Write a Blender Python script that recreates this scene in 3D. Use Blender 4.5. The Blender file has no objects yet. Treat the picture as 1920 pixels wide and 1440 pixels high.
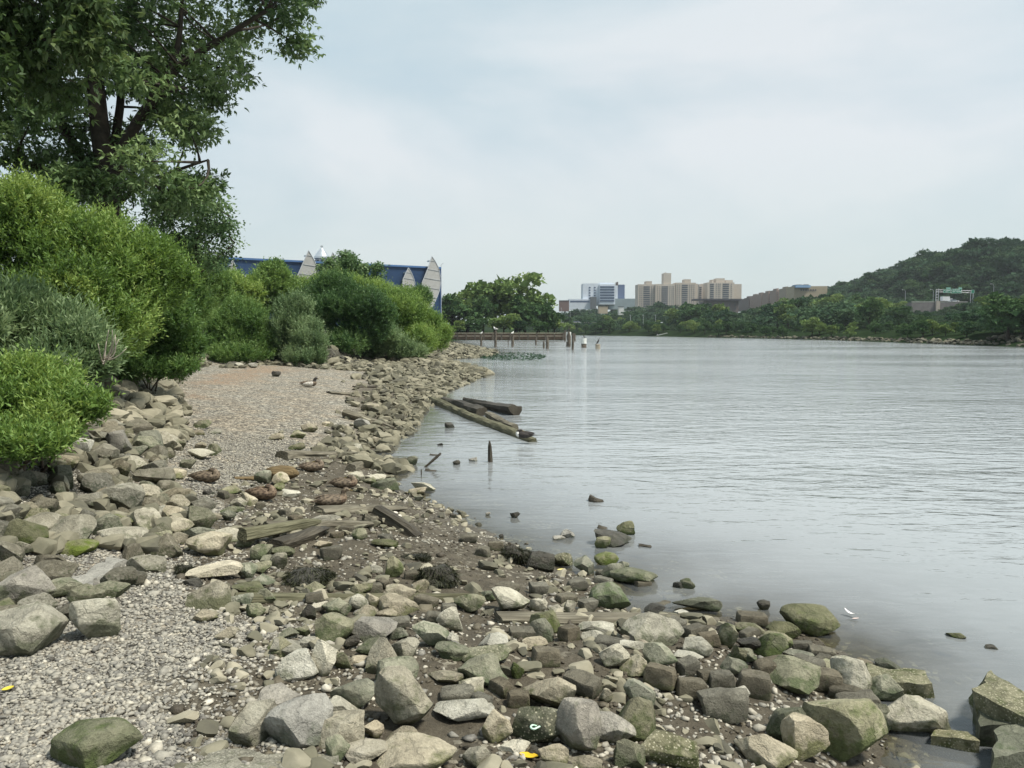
import bpy, bmesh, math, random
import numpy as np
from mathutils import Vector, Matrix, Euler
C = bpy.context.scene
COL = C.collection
R = math.radians
rng = np.random.default_rng(7)
random.seed(7)
# ------------------------------------------------------------------ camera
F = 1442.0            # focal length in photo pixels (1920 wide)
CAMZ = 2.6
PITCH = math.atan(100 / F)
CP, SP = math.cos(PITCH), math.sin(PITCH)
cam = bpy.data.cameras.new('camera')
cam.sensor_width = 36
cam.lens = 36 * F / 1920
cam.clip_start = 0.05
cam.clip_end = 8000
camo = bpy.data.objects.new('camera', cam)
COL.objects.link(camo)
camo.location = (0, 0, CAMZ)
camo.rotation_euler = (R(90) - PITCH, 0, 0)
C.camera = camo
C.view_settings.view_transform = 'Standard'
C.view_settings.look = 'None'
C.view_settings.exposure = .85
C.view_settings.gamma = 1

def ray(px, py):
    x = (px - 960) / F
    u = -(py - 720) / F
    return np.array([x, CP + u * SP, -SP + u * CP])

def at(px, py, Y):
    """world point at photo direction (px, py) and distance Y ahead"""
    d = ray(px, py)
    return d * (Y / d[1]) + np.array([0, 0, CAMZ])

def on_z(px, py, z=0.0):
    d = ray(px, py)
    return d * ((z - CAMZ) / d[2]) + np.array([0, 0, CAMZ])

def pix(P):
    """world point -> photo pixel"""
    x, y, z = P[0], P[1], P[2] - CAMZ
    f = y * CP - z * SP
    u = y * SP + z * CP
    return 960 + F * x / f, 720 - F * u / f

# ------------------------------------------------------------------ naming
def tag(o, label=None, cat=None, group=None, kind=None):
    if label: o['label'] = label
    if cat: o['category'] = cat
    if group: o['group'] = group
    if kind: o['kind'] = kind
    return o

def obj(name, me, mat=None, parent=None):
    o = bpy.data.objects.new(name, me)
    COL.objects.link(o)
    if mat is not None and len(me.materials) == 0:
        me.materials.append(mat)
    if parent is not None:
        o.parent = parent
    return o

def empty(name, label, cat, loc=(0, 0, 0), rz=0, group=None):
    o = bpy.data.objects.new(name, None)
    o.empty_display_size = 0.1
    COL.objects.link(o)
    o.location = loc
    o.rotation_euler = (0, 0, rz)
    return tag(o, label, cat, group)

# ------------------------------------------------------------------ mesh helpers
def quads_mesh(name, V, tone=None):
    """V (n,4,3) -> one mesh of n separate quads with a face attribute 'tone'"""
    n = len(V)
    me = bpy.data.meshes.new(name)
    me.vertices.add(4 * n)
    me.vertices.foreach_set('co', V.astype(np.float32).ravel())
    me.loops.add(4 * n)
    me.loops.foreach_set('vertex_index', np.arange(4 * n, dtype=np.int32))
    me.polygons.add(n)
    me.polygons.foreach_set('loop_start', np.arange(0, 4 * n, 4, dtype=np.int32))
    me.update(calc_edges=True)
    if tone is not None:
        a = me.attributes.new('tone', 'FLOAT', 'FACE')
        a.data.foreach_set('value', tone.astype(np.float32))
    return me

def poly_mesh(name, V, faces, smooth=False):
    me = bpy.data.meshes.new(name)
    me.from_pydata([tuple(map(float, v)) for v in V], [], [tuple(int(i) for i in f) for f in faces])
    me.update()
    if smooth:
        me.polygons.foreach_set('use_smooth', np.ones(len(me.polygons), dtype=bool))
    return me

def grid_mesh(name, xs, ys, Z, smooth=True):
    nx, ny = len(xs), len(ys)
    X, Y = np.meshgrid(xs, ys)
    V = np.stack([X, Y, Z], -1).reshape(-1, 3)
    i = np.arange(nx - 1); j = np.arange(ny - 1)
    I, J = np.meshgrid(i, j)
    a = (J * nx + I).ravel()
    Q = np.stack([a, a + 1, a + nx + 1, a + nx], -1)
    me = bpy.data.meshes.new(name)
    me.vertices.add(len(V)); me.vertices.foreach_set('co', V.astype(np.float32).ravel())
    me.loops.add(Q.size); me.loops.foreach_set('vertex_index', Q.astype(np.int32).ravel())
    me.polygons.add(len(Q)); me.polygons.foreach_set('loop_start', np.arange(0, Q.size, 4, dtype=np.int32))
    me.update(calc_edges=True)
    if smooth:
        me.polygons.foreach_set('use_smooth', np.ones(len(Q), dtype=bool))
    return me

class MB:
    """collects boxes, tubes and lofts into one mesh"""
    def __init__(s): s.v = []; s.f = []; s.n = 0
    def add(s, V, Fs):
        s.v.append(np.asarray(V, float)); s.f += [tuple(i + s.n for i in f) for f in Fs]; s.n += len(V)
    def box(s, c, d, rz=0.0, rx=0.0, ry=0.0):
        x, y, z = d[0] / 2, d[1] / 2, d[2] / 2
        V = np.array([(-x, -y, -z), (x, -y, -z), (x, y, -z), (-x, y, -z), (-x, -y, z), (x, -y, z), (x, y, z), (-x, y, z)])
        M = np.array(Euler((rx, ry, rz)).to_matrix())
        s.add(V @ M.T + np.asarray(c, float), [(0, 3, 2, 1), (4, 5, 6, 7), (0, 1, 5, 4), (1, 2, 6, 5), (2, 3, 7, 6), (3, 0, 4, 7)])
        return s
    def tube(s, pts, rad, n=8, sy=1.0):
        pts = np.asarray(pts, float); m = len(pts)
        rad = np.broadcast_to(np.asarray(rad, float), (m,))
        T = np.gradient(pts, axis=0); T /= np.linalg.norm(T, axis=1, keepdims=True) + 1e-9
        up = np.array([0, 0, 1.0]) if abs(T[0][2]) < .9 else np.array([1.0, 0, 0])
        V = []; a = np.arange(n) * 2 * math.pi / n
        for k in range(m):
            A = np.cross(T[k], up); A /= np.linalg.norm(A) + 1e-9
            B = np.cross(A, T[k])
            V.append(pts[k] + rad[k] * (np.cos(a)[:, None] * A + sy * np.sin(a)[:, None] * B))
        V = np.concatenate(V)
        Fs = [(k * n + i, k * n + (i + 1) % n, (k + 1) * n + (i + 1) % n, (k + 1) * n + i) for k in range(m - 1) for i in range(n)]
        Fs += [tuple(range(n - 1, -1, -1)), tuple(range((m - 1) * n, m * n))]
        s.add(V, Fs); return s
    def mesh(s, name, smooth=False):
        return poly_mesh(name, np.concatenate(s.v), s.f, smooth)
    def build(s, name, mat, parent=None, smooth=False):
        return obj(name, s.mesh(name, smooth), mat, parent)

def waves(P, seed, freq=1.0, octs=4):
    """cheap smooth noise in about -1..1 (sum of random sines)"""
    r = np.random.default_rng(seed)
    out = np.zeros(len(P)); amp = 1.0; tot = 0
    for o in range(octs):
        for k in range(4):
            k3 = r.normal(size=P.shape[1]); k3 /= np.linalg.norm(k3)
            out += amp * np.sin(P @ k3 * freq * r.uniform(.7, 1.3) * 2 * math.pi + r.uniform(0, 6.28)) / 2
        tot += amp; amp *= .5; freq *= 2.05
    return out / tot

# ------------------------------------------------------------------ materials
def mat_new(name):
    m = bpy.data.materials.new(name); m.use_nodes = True
    nt = m.node_tree; nt.nodes.clear()
    return m, nt, nt.nodes, nt.links

def nd(N, t, **k):
    n = N.new(t)
    for a, v in k.items():
        if a in n.inputs.keys() if hasattr(n.inputs, 'keys') else False: n.inputs[a].default_value = v
        else: setattr(n, a, v)
    return n

def col4(c): return (c[0], c[1], c[2], 1.0)

def ramp(N, stops):
    r = N.new('ShaderNodeValToRGB'); e = r.color_ramp.elements
    e[0].position, e[0].color = stops[0][0], col4(stops[0][1])
    e[1].position, e[1].color = stops[-1][0], col4(stops[-1][1])
    for p, c in stops[1:-1]:
        x = e.new(p); x.color = col4(c)
    return r

def simple_mat(name, c, rough=.7, var=.15, scale=4.0, bump=0.0, metal=0.0, c2=None, spec=.4):
    m, nt, N, L = mat_new(name)
    out = N.new('ShaderNodeOutputMaterial'); b = N.new('ShaderNodeBsdfPrincipled')
    tc = N.new('ShaderNodeTexCoord'); no = N.new('ShaderNodeTexNoise')
    no.inputs['Scale'].default_value = scale; no.inputs['Detail'].default_value = 5
    L.new(tc.outputs['Object'], no.inputs['Vector'])
    lo = tuple(x * (1 - var) for x in c); hi = tuple(min(1, x * (1 + var)) for x in (c2 or c))
    r = ramp(N, [(.3, lo), (.7, hi)])
    L.new(no.outputs['Fac'], r.inputs['Fac']); L.new(r.outputs['Color'], b.inputs['Base Color'])
    b.inputs['Roughness'].default_value = rough; b.inputs['Metallic'].default_value = metal
    b.inputs['Specular IOR Level'].default_value = spec
    if bump:
        bm = N.new('ShaderNodeBump'); bm.inputs['Strength'].default_value = bump; bm.inputs['Distance'].default_value = .02
        L.new(no.outputs['Fac'], bm.inputs['Height']); L.new(bm.outputs['Normal'], b.inputs['Normal'])
    L.new(b.outputs['BSDF'], out.inputs['Surface'])
    return m

def leaf_mat(name, dark, mid, light, trans=.35, rough=.55):
    ds = lambda c: tuple(x + .13 * (.3 * c[0] + .6 * c[1] + .1 * c[2] - x) for x in c)
    dark, mid, light = ds(dark), ds(mid), ds(light)
    m, nt, N, L = mat_new(name)
    out = N.new('ShaderNodeOutputMaterial'); b = N.new('ShaderNodeBsdfPrincipled')
    a = N.new('ShaderNodeAttribute'); a.attribute_name = 'tone'
    oi = N.new('ShaderNodeObjectInfo')
    ad = N.new('ShaderNodeMath'); ad.operation = 'MULTIPLY_ADD'; ad.inputs[1].default_value = .22; ad.inputs[2].default_value = -.11
    L.new(oi.outputs['Random'], ad.inputs[0])
    sm = N.new('ShaderNodeMath'); sm.operation = 'ADD'
    L.new(a.outputs['Fac'], sm.inputs[0]); L.new(ad.outputs[0], sm.inputs[1])
    r = ramp(N, [(0, dark), (.5, mid), (1, light)])
    L.new(sm.outputs[0], r.inputs['Fac'])
    L.new(r.outputs['Color'], b.inputs['Base Color'])
    b.inputs['Roughness'].default_value = rough; b.inputs['Specular IOR Level'].default_value = .3 if rough < .8 else .08
    t = N.new('ShaderNodeBsdfTranslucent')
    h = N.new('ShaderNodeHueSaturation'); h.inputs['Value'].default_value = 1.2; h.inputs['Saturation'].default_value = 1.1
    h.inputs['Hue'].default_value = .485
    L.new(r.outputs['Color'], h.inputs['Color']); L.new(h.outputs['Color'], t.inputs['Color'])
    mx = N.new('ShaderNodeMixShader'); mx.inputs[0].default_value = trans
    L.new(b.outputs['BSDF'], mx.inputs[1]); L.new(t.outputs['BSDF'], mx.inputs[2])
    L.new(mx.outputs[0], out.inputs['Surface'])
    return m

def rock_mat(name, base, stain, pale, rough=.85, stain_amt=.5, fine=1.0, spec=.3, speck=None):
    """stone: mottled base, algae stain in patches and towards the tide-washed foot, pale bleached spots, cracks"""
    m, nt, N, L = mat_new(name)
    out = N.new('ShaderNodeOutputMaterial'); b = N.new('ShaderNodeBsdfPrincipled')
    tc = N.new('ShaderNodeTexCoord'); oi = N.new('ShaderNodeObjectInfo')
    vadd = N.new('ShaderNodeVectorMath'); vadd.operation = 'ADD'
    rs = N.new('ShaderNodeVectorMath'); rs.operation = 'SCALE'; rs.inputs[0].default_value = (37, 51, 23)
    L.new(oi.outputs['Random'], rs.inputs['Scale']); L.new(tc.outputs['Object'], vadd.inputs[0]); L.new(rs.outputs[0], vadd.inputs[1])
    def noise(s, d, rgh=.6):
        n = N.new('ShaderNodeTexNoise'); n.inputs['Scale'].default_value = s; n.inputs['Detail'].default_value = d
        n.inputs['Roughness'].default_value = rgh; L.new(vadd.outputs[0], n.inputs['Vector']); return n
    n1 = noise(6 * fine, 8, .65); n2 = noise(11 * fine, 6); n3 = noise(60 * fine, 6, .7); n4 = noise(2.2 * fine, 4)
    r1 = ramp(N, [(.3, tuple(x * .72 for x in base)), (.5, base), (.72, pale)])
    L.new(n1.outputs['Fac'], r1.inputs['Fac'])
    # stain mask
    sx = N.new('ShaderNodeSeparateXYZ'); L.new(tc.outputs['Generated'], sx.inputs[0])
    mz = N.new('ShaderNodeMapRange'); mz.inputs['From Min'].default_value = .15; mz.inputs['From Max'].default_value = .75
    mz.inputs['To Min'].default_value = .22; mz.inputs['To Max'].default_value = -.06
    L.new(sx.outputs['Z'], mz.inputs['Value'])
    a1 = N.new('ShaderNodeMath'); a1.operation = 'ADD'; L.new(n2.outputs['Fac'], a1.inputs[0]); L.new(mz.outputs[0], a1.inputs[1])
    a2 = N.new('ShaderNodeMath'); a2.operation = 'MULTIPLY_ADD'; a2.inputs[1].default_value = .25
    L.new(n4.outputs['Fac'], a2.inputs[0]); L.new(a1.outputs[0], a2.inputs[2])
    a3 = N.new('ShaderNodeMath'); a3.operation = 'MULTIPLY_ADD'; a3.inputs[1].default_value = .12
    L.new(n3.outputs['Fac'], a3.inputs[0]); L.new(a2.outputs[0], a3.inputs[2])
    rm = N.new('ShaderNodeMapRange'); c0 = 1.0 - .5 * stain_amt
    rm.inputs['From Min'].default_value = c0 - .07; rm.inputs['From Max'].default_value = c0 + .09
    L.new(a3.outputs[0], rm.inputs['Value'])
    mx = N.new('ShaderNodeMix'); mx.data_type = 'RGBA'
    L.new(rm.outputs[0], mx.inputs['Factor']); L.new(r1.outputs['Color'], mx.inputs['A']); mx.inputs['B'].default_value = col4(stain)
    # per-stone value shift and fine grain
    hs = N.new('ShaderNodeHueSaturation')
    mr = N.new('ShaderNodeMapRange'); mr.inputs['To Min'].default_value = .70; mr.inputs['To Max'].default_value = 1.22
    L.new(oi.outputs['Random'], mr.inputs['Value'])
    q7 = N.new('ShaderNodeMath'); q7.operation = 'MULTIPLY'; q7.inputs[1].default_value = 7.31; L.new(oi.outputs['Random'], q7.inputs[0])
    qf = N.new('ShaderNodeMath'); qf.operation = 'FRACT'; L.new(q7.outputs[0], qf.inputs[0])
    qh = N.new('ShaderNodeMapRange'); qh.inputs['To Min'].default_value = .487; qh.inputs['To Max'].default_value = .515; L.new(qf.outputs[0], qh.inputs['Value']); L.new(qh.outputs[0], hs.inputs['Hue'])
    qs = N.new('ShaderNodeMapRange'); qs.inputs['To Min'].default_value = 1.15; qs.inputs['To Max'].default_value = .65; L.new(qf.outputs[0], qs.inputs['Value']); L.new(qs.outputs[0], hs.inputs['Saturation'])
    L.new(mr.outputs[0], hs.inputs['Value']); L.new(mx.outputs['Result'], hs.inputs['Color'])
    g = N.new('ShaderNodeMix'); g.data_type = 'RGBA'; g.blend_type = 'MULTIPLY'; g.inputs['Factor'].default_value = .55
    rg = ramp(N, [(.3, (.55, .55, .55)), (.65, (1.25, 1.25, 1.25))]); L.new(n3.outputs['Fac'], rg.inputs['Fac'])
    L.new(hs.outputs['Color'], g.inputs['A']); L.new(rg.outputs['Color'], g.inputs['B'])
    last = g.outputs['Result']
    if speck:
        vo = N.new('ShaderNodeTexVoronoi'); vo.inputs['Scale'].default_value = 55; L.new(vadd.outputs[0], vo.inputs['Vector'])
        sp = ramp(N, [(.18, (1, 1, 1)), (.34, (0, 0, 0))]); L.new(vo.outputs['Distance'], sp.inputs['Fac'])
        m2 = N.new('ShaderNodeMix'); m2.data_type = 'RGBA'; L.new(sp.outputs['Color'], m2.inputs['Factor'])
        L.new(last, m2.inputs['A']); m2.inputs['B'].default_value = col4(speck); last = m2.outputs['Result']
    L.new(last, b.inputs['Base Color'])
    b.inputs['Roughness'].default_value = rough; b.inputs['Specular IOR Level'].default_value = spec
    # cracks + grain bump
    vc = N.new('ShaderNodeTexVoronoi'); vc.feature = 'DISTANCE_TO_EDGE'; vc.inputs['Scale'].default_value = 4.5 * fine
    wv = N.new('ShaderNodeVectorMath'); wv.operation = 'ADD'; ws = N.new('ShaderNodeVectorMath'); ws.operation = 'SCALE'; ws.inputs['Scale'].default_value = .25
    L.new(n1.outputs['Color'], ws.inputs[0]); L.new(vadd.outputs[0], wv.inputs[0]); L.new(ws.outputs[0], wv.inputs[1]); L.new(wv.outputs[0], vc.inputs['Vector'])
    rc = N.new('ShaderNodeMapRange'); rc.inputs['From Max'].default_value = .05; rc.inputs['To Max'].default_value = .16
    L.new(vc.outputs['Distance'], rc.inputs['Value'])
    h1 = N.new('ShaderNodeMath'); h1.operation = 'MULTIPLY_ADD'; h1.inputs[1].default_value = .5
    L.new(n3.outputs['Fac'], h1.inputs[0]); L.new(rc.outputs[0], h1.inputs[2])
    h2 = N.new('ShaderNodeMath'); h2.operation = 'ADD'; L.new(h1.outputs[0], h2.inputs[0]); L.new(n1.outputs['Fac'], h2.inputs[1])
    bm = N.new('ShaderNodeBump'); bm.inputs['Strength'].default_value = 1.0; bm.inputs['Distance'].default_value = .035 / fine
    L.new(h2.outputs[0], bm.inputs['Height']); L.new(bm.outputs['Normal'], b.inputs['Normal'])
    L.new(b.outputs['BSDF'], out.inputs['Surface'])
    return m

def wood_mat(name, c, c2, rough=.8, scale=6.0):
    m, nt, N, L = mat_new(name)
    out = N.new('ShaderNodeOutputMaterial'); b = N.new('ShaderNodeBsdfPrincipled')
    tc = N.new('ShaderNodeTexCoord'); mp = N.new('ShaderNodeMapping'); mp.inputs['Scale'].default_value = (.5, 9, 9)
    L.new(tc.outputs['Object'], mp.inputs['Vector'])
    n = N.new('ShaderNodeTexNoise'); n.inputs['Scale'].default_value = scale; n.inputs['Detail'].default_value = 8; L.new(mp.outputs[0], n.inputs['Vector'])
    n2 = N.new('ShaderNodeTexNoise'); n2.inputs['Scale'].default_value = 3; n2.inputs['Detail'].default_value = 4; L.new(tc.outputs['Object'], n2.inputs['Vector'])
    r = ramp(N, [(.3, tuple(x * .45 for x in c)), (.5, c), (.7, c2)])
    a = N.new('ShaderNodeMath'); a.operation = 'MULTIPLY_ADD'; a.inputs[1].default_value = .4
    L.new(n2.outputs['Fac'], a.inputs[0]); 
    s = N.new('ShaderNodeMath'); s.operation = 'MULTIPLY'; s.inputs[1].default_value = .65; L.new(n.outputs['Fac'], s.inputs[0]); L.new(s.outputs[0], a.inputs[2])
    L.new(a.outputs[0], r.inputs['Fac']); L.new(r.outputs['Color'], b.inputs['Base Color'])
    b.inputs['Roughness'].default_value = rough; b.inputs['Specular IOR Level'].default_value = .3
    bm = N.new('ShaderNodeBump'); bm.inputs['Strength'].default_value = .9; bm.inputs['Distance'].default_value = .02
    L.new(n.outputs['Fac'], bm.inputs['Height']); L.new(bm.outputs['Normal'], b.inputs['Normal'])
    L.new(b.outputs['BSDF'], out.inputs['Surface'])
    return m

# ------------------------------------------------------------------ light and sky
SUN_EL, SUN_AZ = R(60), R(112)      # azimuth from +Y (ahead), positive = to the right
sund = bpy.data.lights.new('sun', 'SUN'); sund.energy = 3.4; sund.angle = R(9); sund.color = (1, .94, .83)
suno = bpy.data.objects.new('sun', sund); COL.objects.link(suno)
sdir = Vector((math.sin(SUN_AZ) * math.cos(SUN_EL), math.cos(SUN_AZ) * math.cos(SUN_EL), math.sin(SUN_EL)))
suno.rotation_euler = sdir.to_track_quat('Z', 'Y').to_euler()
suno.location = (0, 0, 60)
W = bpy.data.worlds.new('World'); C.world = W; W.use_nodes = True
N = W.node_tree.nodes; L = W.node_tree.links; N.clear()
wo = N.new('ShaderNodeOutputWorld'); bg = N.new('ShaderNodeBackground'); bg.inputs['Strength'].default_value = .1
sky = N.new('ShaderNodeTexSky'); sky.sky_type = 'NISHITA'; sky.sun_disc = False
sky.sun_elevation = SUN_EL; sky.sun_rotation = SUN_AZ; sky.air_density = 1.0; sky.dust_density = 2.0
tc = N.new('ShaderNodeTexCoord')
mp = N.new('ShaderNodeMapping'); mp.inputs['Scale'].default_value = (1.0, 1.0, 2.6); mp.inputs['Rotation'].default_value = (.25, .3, .2)
L.new(tc.outputs['Generated'], mp.inputs['Vector'])
n1 = N.new('ShaderNodeTexNoise'); n1.inputs['Scale'].default_value = 1.7; n1.inputs['Detail'].default_value = 7; n1.inputs['Roughness'].default_value = .5; n1.inputs['Distortion'].default_value = .3
L.new(mp.outputs[0], n1.inputs['Vector'])
n2 = N.new('ShaderNodeTexNoise'); n2.inputs['Scale'].default_value = .9; n2.inputs['Detail'].default_value = 3; L.new(mp.outputs[0], n2.inputs['Vector'])
cl = ramp(N, [(.36, (2.8, 3.65, 4.15)), (.5, (3.55, 4.15, 4.42)), (.64, (4.5, 4.8, 4.92))])
L.new(n1.outputs['Fac'], cl.inputs['Fac'])
pk = ramp(N, [(.42, (.98, 1.0, 1.0)), (.62, (1.02, .998, .99))]); L.new(n2.outputs['Fac'], pk.inputs['Fac'])
mc = N.new('ShaderNodeMix'); mc.data_type = 'RGBA'; mc.blend_type = 'MULTIPLY'; mc.inputs['Factor'].default_value = 1
L.new(cl.outputs['Color'], mc.inputs['A']); L.new(pk.outputs['Color'], mc.inputs['B'])
# towards the horizon the cloud layer turns even and faintly green-grey
sx = N.new('ShaderNodeSeparateXYZ'); L.new(tc.outputs['Generated'], sx.inputs[0])
hz = N.new('ShaderNodeMapRange'); hz.inputs['From Min'].default_value = 0; hz.inputs['From Max'].default_value = .22; hz.inputs['To Min'].default_value = .95; hz.inputs['To Max'].default_value = 0
L.new(sx.outputs['Z'], hz.inputs['Value'])
mh = N.new('ShaderNodeMix'); mh.data_type = 'RGBA'; L.new(hz.outputs[0], mh.inputs['Factor'])
L.new(mc.outputs['Result'], mh.inputs['A']); mh.inputs['B'].default_value = (3.75, 4.25, 4.15, 1)
ms = N.new('ShaderNodeMix'); ms.data_type = 'RGBA'; ms.inputs['Factor'].default_value = .9
L.new(sky.outputs['Color'], ms.inputs['A']); L.new(mh.outputs['Result'], ms.inputs['B'])
L.new(ms.outputs['Result'], bg.inputs['Color']); L.new(bg.outputs[0], wo.inputs['Surface'])
# ------------------------------------------------------------------ terrain
def seg_dist(P, line):
    """distance of points P (n,2) to an open polyline, and +1/-1 for the left/right side is not needed"""
    best = np.full(len(P), 1e9)
    for a, b in zip(line[:-1], line[1:]):
        ab = b - a; t = np.clip(((P - a) @ ab) / (ab @ ab + 1e-12), 0, 1)
        q = a + t[:, None] * ab
        best = np.minimum(best, np.hypot(P[:, 0] - q[:, 0], P[:, 1] - q[:, 1]))
    return best

def inside(P, poly):
    x, y = P[:, 0], P[:, 1]; c = np.zeros(len(P), bool); j = len(poly) - 1
    for i in range(len(poly)):
        xi, yi = poly[i]; xj, yj = poly[j]
        if yi != yj:
            c ^= ((yi > y) != (yj > y)) & (x < (xj - xi) * (y - yi) / (yj - yi) + xi)
        j = i
    return c

WL = [(1690, 1440), (1690, 1390), (1640, 1345), (1600, 1290), (1560, 1245), (1510, 1222), (1470, 1198), (1400, 1165), (1330, 1155), (1285, 1150), (1215, 1150),
      (1160, 1135), (1150, 1085), (1085, 1078), (1040, 1062), (1000, 1030), (940, 1010), (900, 990), (862, 966), (825, 945), (770, 926),
      (735, 905), (722, 880), (690, 858), (700, 835), (745, 810), (768, 775), (790, 755), (812, 738), (850, 722), (885, 709), (905, 702), (880, 692),
      (845, 682), (815, 676), (840, 673), (885, 671), (918, 666), (925, 661), (900, 654), (872, 648), (850, 643), (842, 638)]
shore = np.array([(3.6, -8), (3.4, 0), (3.2, 3.0)] + [tuple(on_z(*p)[:2]) for p in WL] + [(-24, 205), (-24, 212), (14.3, 212), (14.5, 262), (8, 420), (-60, 640), (-500, 800)])
landpoly = np.vstack([shore, [(-4000, 800), (-4000, -8)]])
TOE = [(0, 1180), (60, 1150), (130, 1112), (200, 1075), (250, 1040), (310, 1000), (330, 950), (352, 915), (375, 865), (395, 815), (385, 770), (350, 740), (370, 700), (420, 684), (520, 682), (620, 690), (690, 694)]
RB = [(2300, 668), (2100, 657.5), (1920, 650.5), (1800, 646), (1700, 642.5), (1560, 637.5), (1400, 634), (1250, 631), (1120, 629), (1060, 628.3)]
rshore = np.array([(60, -300), (66, 0), (70, 50)] + [tuple(on_z(*p)[:2]) for p in RB] + [(-60, 560), (-500, 820)])
rpoly = np.vstack([rshore, [(-500, 6000), (6000, 6000), (6000, -300)]])

def beach(d):
    return np.where(d >= 0, 1.08 * (1 - np.exp(-np.maximum(d, 0) / 4.6)), np.maximum(-2.2, -.13 * np.abs(d)))

def signed(P, line, poly):
    d = seg_dist(P, line); return np.where(inside(P, poly), d, -d)

def beach_z(P): return beach(signed(P, shore, landpoly))

def cast(px, py, fn, tmax=260):
    d = ray(px, py)
    t = np.geomspace(1.5, tmax, 420); P = d[None] * t[:, None] + np.array([0, 0, CAMZ])
    dz = P[:, 2] - fn(P[:, :2])
    k = np.argmax(dz <= 0)
    if dz[k] > 0: return on_z(px, py, 0)
    if k == 0: return P[0]
    w = dz[k - 1] / (dz[k - 1] - dz[k] + 1e-12); tt = t[k - 1] + w * (t[k] - t[k - 1])
    return d * tt + np.array([0, 0, CAMZ])

toe = np.array([(-4.2, -8), (-4.2, 2)] + [tuple(cast(*p, beach_z)[:2]) for p in TOE] + [(-8.6, 47), (-7.4, 52), (-7.0, 62), (-8, 75), (-7.5, 88), (-10, 100), (-17, 120), (-29, 170), (-30, 204), (-30, 224), (-8, 240), (-8, 420), (-75, 640), (-500, 815)])
toepoly = np.vstack([toe, [(-4000, 815), (-4000, -8)]])
GRAV = [(420, 1440), (360, 1330), (450, 1230), (480, 1190), (340, 1110), (330, 1060), (400, 985), (420, 940), (450, 905), (560, 870), (600, 845), (690, 815), (680, 780), (655, 750), (690, 715), (690, 694)]
gravline = np.array([(-1.6, -8), (-1.6, 2)] + [tuple(cast(*p, beach_z)[:2]) for p in GRAV])
gravpoly = np.vstack([gravline, [(-60, 60), (-60, -8)]])
SAND = [(335, 735), (350, 715), (420, 700), (470, 686), (540, 690), (560, 696), (480, 706), (440, 716), (400, 728), (360, 745)]
sandpoly = np.array([tuple(cast(*p, beach_z)[:2]) for p in SAND])

def smooth(t): t = np.clip(t, 0, 1); return t * t * (3 - 2 * t)

HILL0 = float(signed(at(1765, 567, 413)[None, :2], rshore, rpoly)[0]) + 12
print('HILL0', HILL0)
def zg(P, micro=True):
    """ground height at P (n,2)"""
    P = np.asarray(P, float).reshape(-1, 2)
    d = signed(P, shore, landpoly); z = beach(d)
    e = signed(P, toe, toepoly)
    z = z + 1.25 * smooth(e / 4.2) + .35 * smooth((e - 3) / 6)
    z = np.where(P[:, 1] > 205, np.where(d > 0, np.maximum(z, 2.0 * smooth(d / .6)), z), z)
    dr = signed(P, rshore, rpoly)
    b = P[:, 0] / np.maximum(P[:, 1], 1)
    H = np.interp(b, [-.05, .1, .2, .28, .333, .416, .4785, .541, .652, .8], [10, 13, 16, 18, 22, 32, 40, 47, 43, 43])
    zr = 2.4 * (1 - np.exp(-np.maximum(dr, 0) / 5)) + np.where(P[:, 1] < 520, 1, .9) * 7.5 * smooth(dr / 150) + np.maximum(H - 10, 0) * smooth((dr - HILL0) / 75)
    z = np.where(dr > 0, zr, np.where((dr > -18) & (d < 0), np.maximum(z, .12 * dr), z))
    if micro:
        near = np.exp(-np.maximum(P[:, 1] - 5, 0) / 25.)
        z = z + near * (.035 * waves(P, 3, .35, 3) + .012 * waves(P, 4, 1.7, 3)) * (np.abs(d) < 60)
    return z

def gnd(px, py):
    """point of the ground (or shallow bed) in direction (px, py)"""
    return cast(px, py, zg)

def axis(lo, mid0, mid1, hi, step, g=1.09, mx=60):
    a = list(np.arange(mid0, mid1, step)); s = step; x = a[-1]
    while x < hi: s = min(s * g, mx); x += s; a.append(x)
    s = step; x = a[0]; pre = []
    while x > lo: s = min(s * g, mx); x -= s; pre.append(x)
    return np.array(pre[::-1] + a)

gx = axis(-2500, -7, 5, 2500, .055, 1.05); gy = axis(-8, 2.6, 13, 5000, .06, 1.035, 70)
GX, GY = np.meshgrid(gx, gy); GP = np.stack([GX.ravel(), GY.ravel()], -1)
GZ = zg(GP)
D0 = signed(GP, shore, landpoly); E0 = signed(GP, toe, toepoly)
fine = (GP[:, 1] < 14)
GZ = GZ + np.where(fine, .010 * waves(GP, 11, 4.5, 3), 0)
gme = grid_mesh('ground', gx, gy, GZ.reshape(GX.shape))
gq = signed(GP, gravline, gravpoly) + .25 * waves(GP, 21, .6, 4)
grav = smooth((gq + .25) / .6)
grav = np.where((GP[:, 1] < 70) & (D0 > .1), grav, 0)
sq = np.where(inside(GP, sandpoly), seg_dist(GP, np.vstack([sandpoly, sandpoly[:1]])), -seg_dist(GP, np.vstack([sandpoly, sandpoly[:1]])))
sand = smooth((sq + .5 + .9 * waves(GP, 22, .3, 4)) / 1.2)
wet = smooth(1 - (D0 + .3) / 1.6)
soil = smooth((E0 - .3) / 1.0)
farg = np.maximum(smooth((GP[:, 1] - 110) / 30), (GP[:, 0] > 40) * 1.0); wet = wet * (1 - farg)
for nm, arr in (('gravel', grav), ('sand', sand), ('wet', wet), ('soil', np.maximum(soil, farg)), ('far', farg)):
    a = gme.attributes.new(nm, 'FLOAT', 'POINT'); a.data.foreach_set('value', arr.astype(np.float32))

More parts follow.
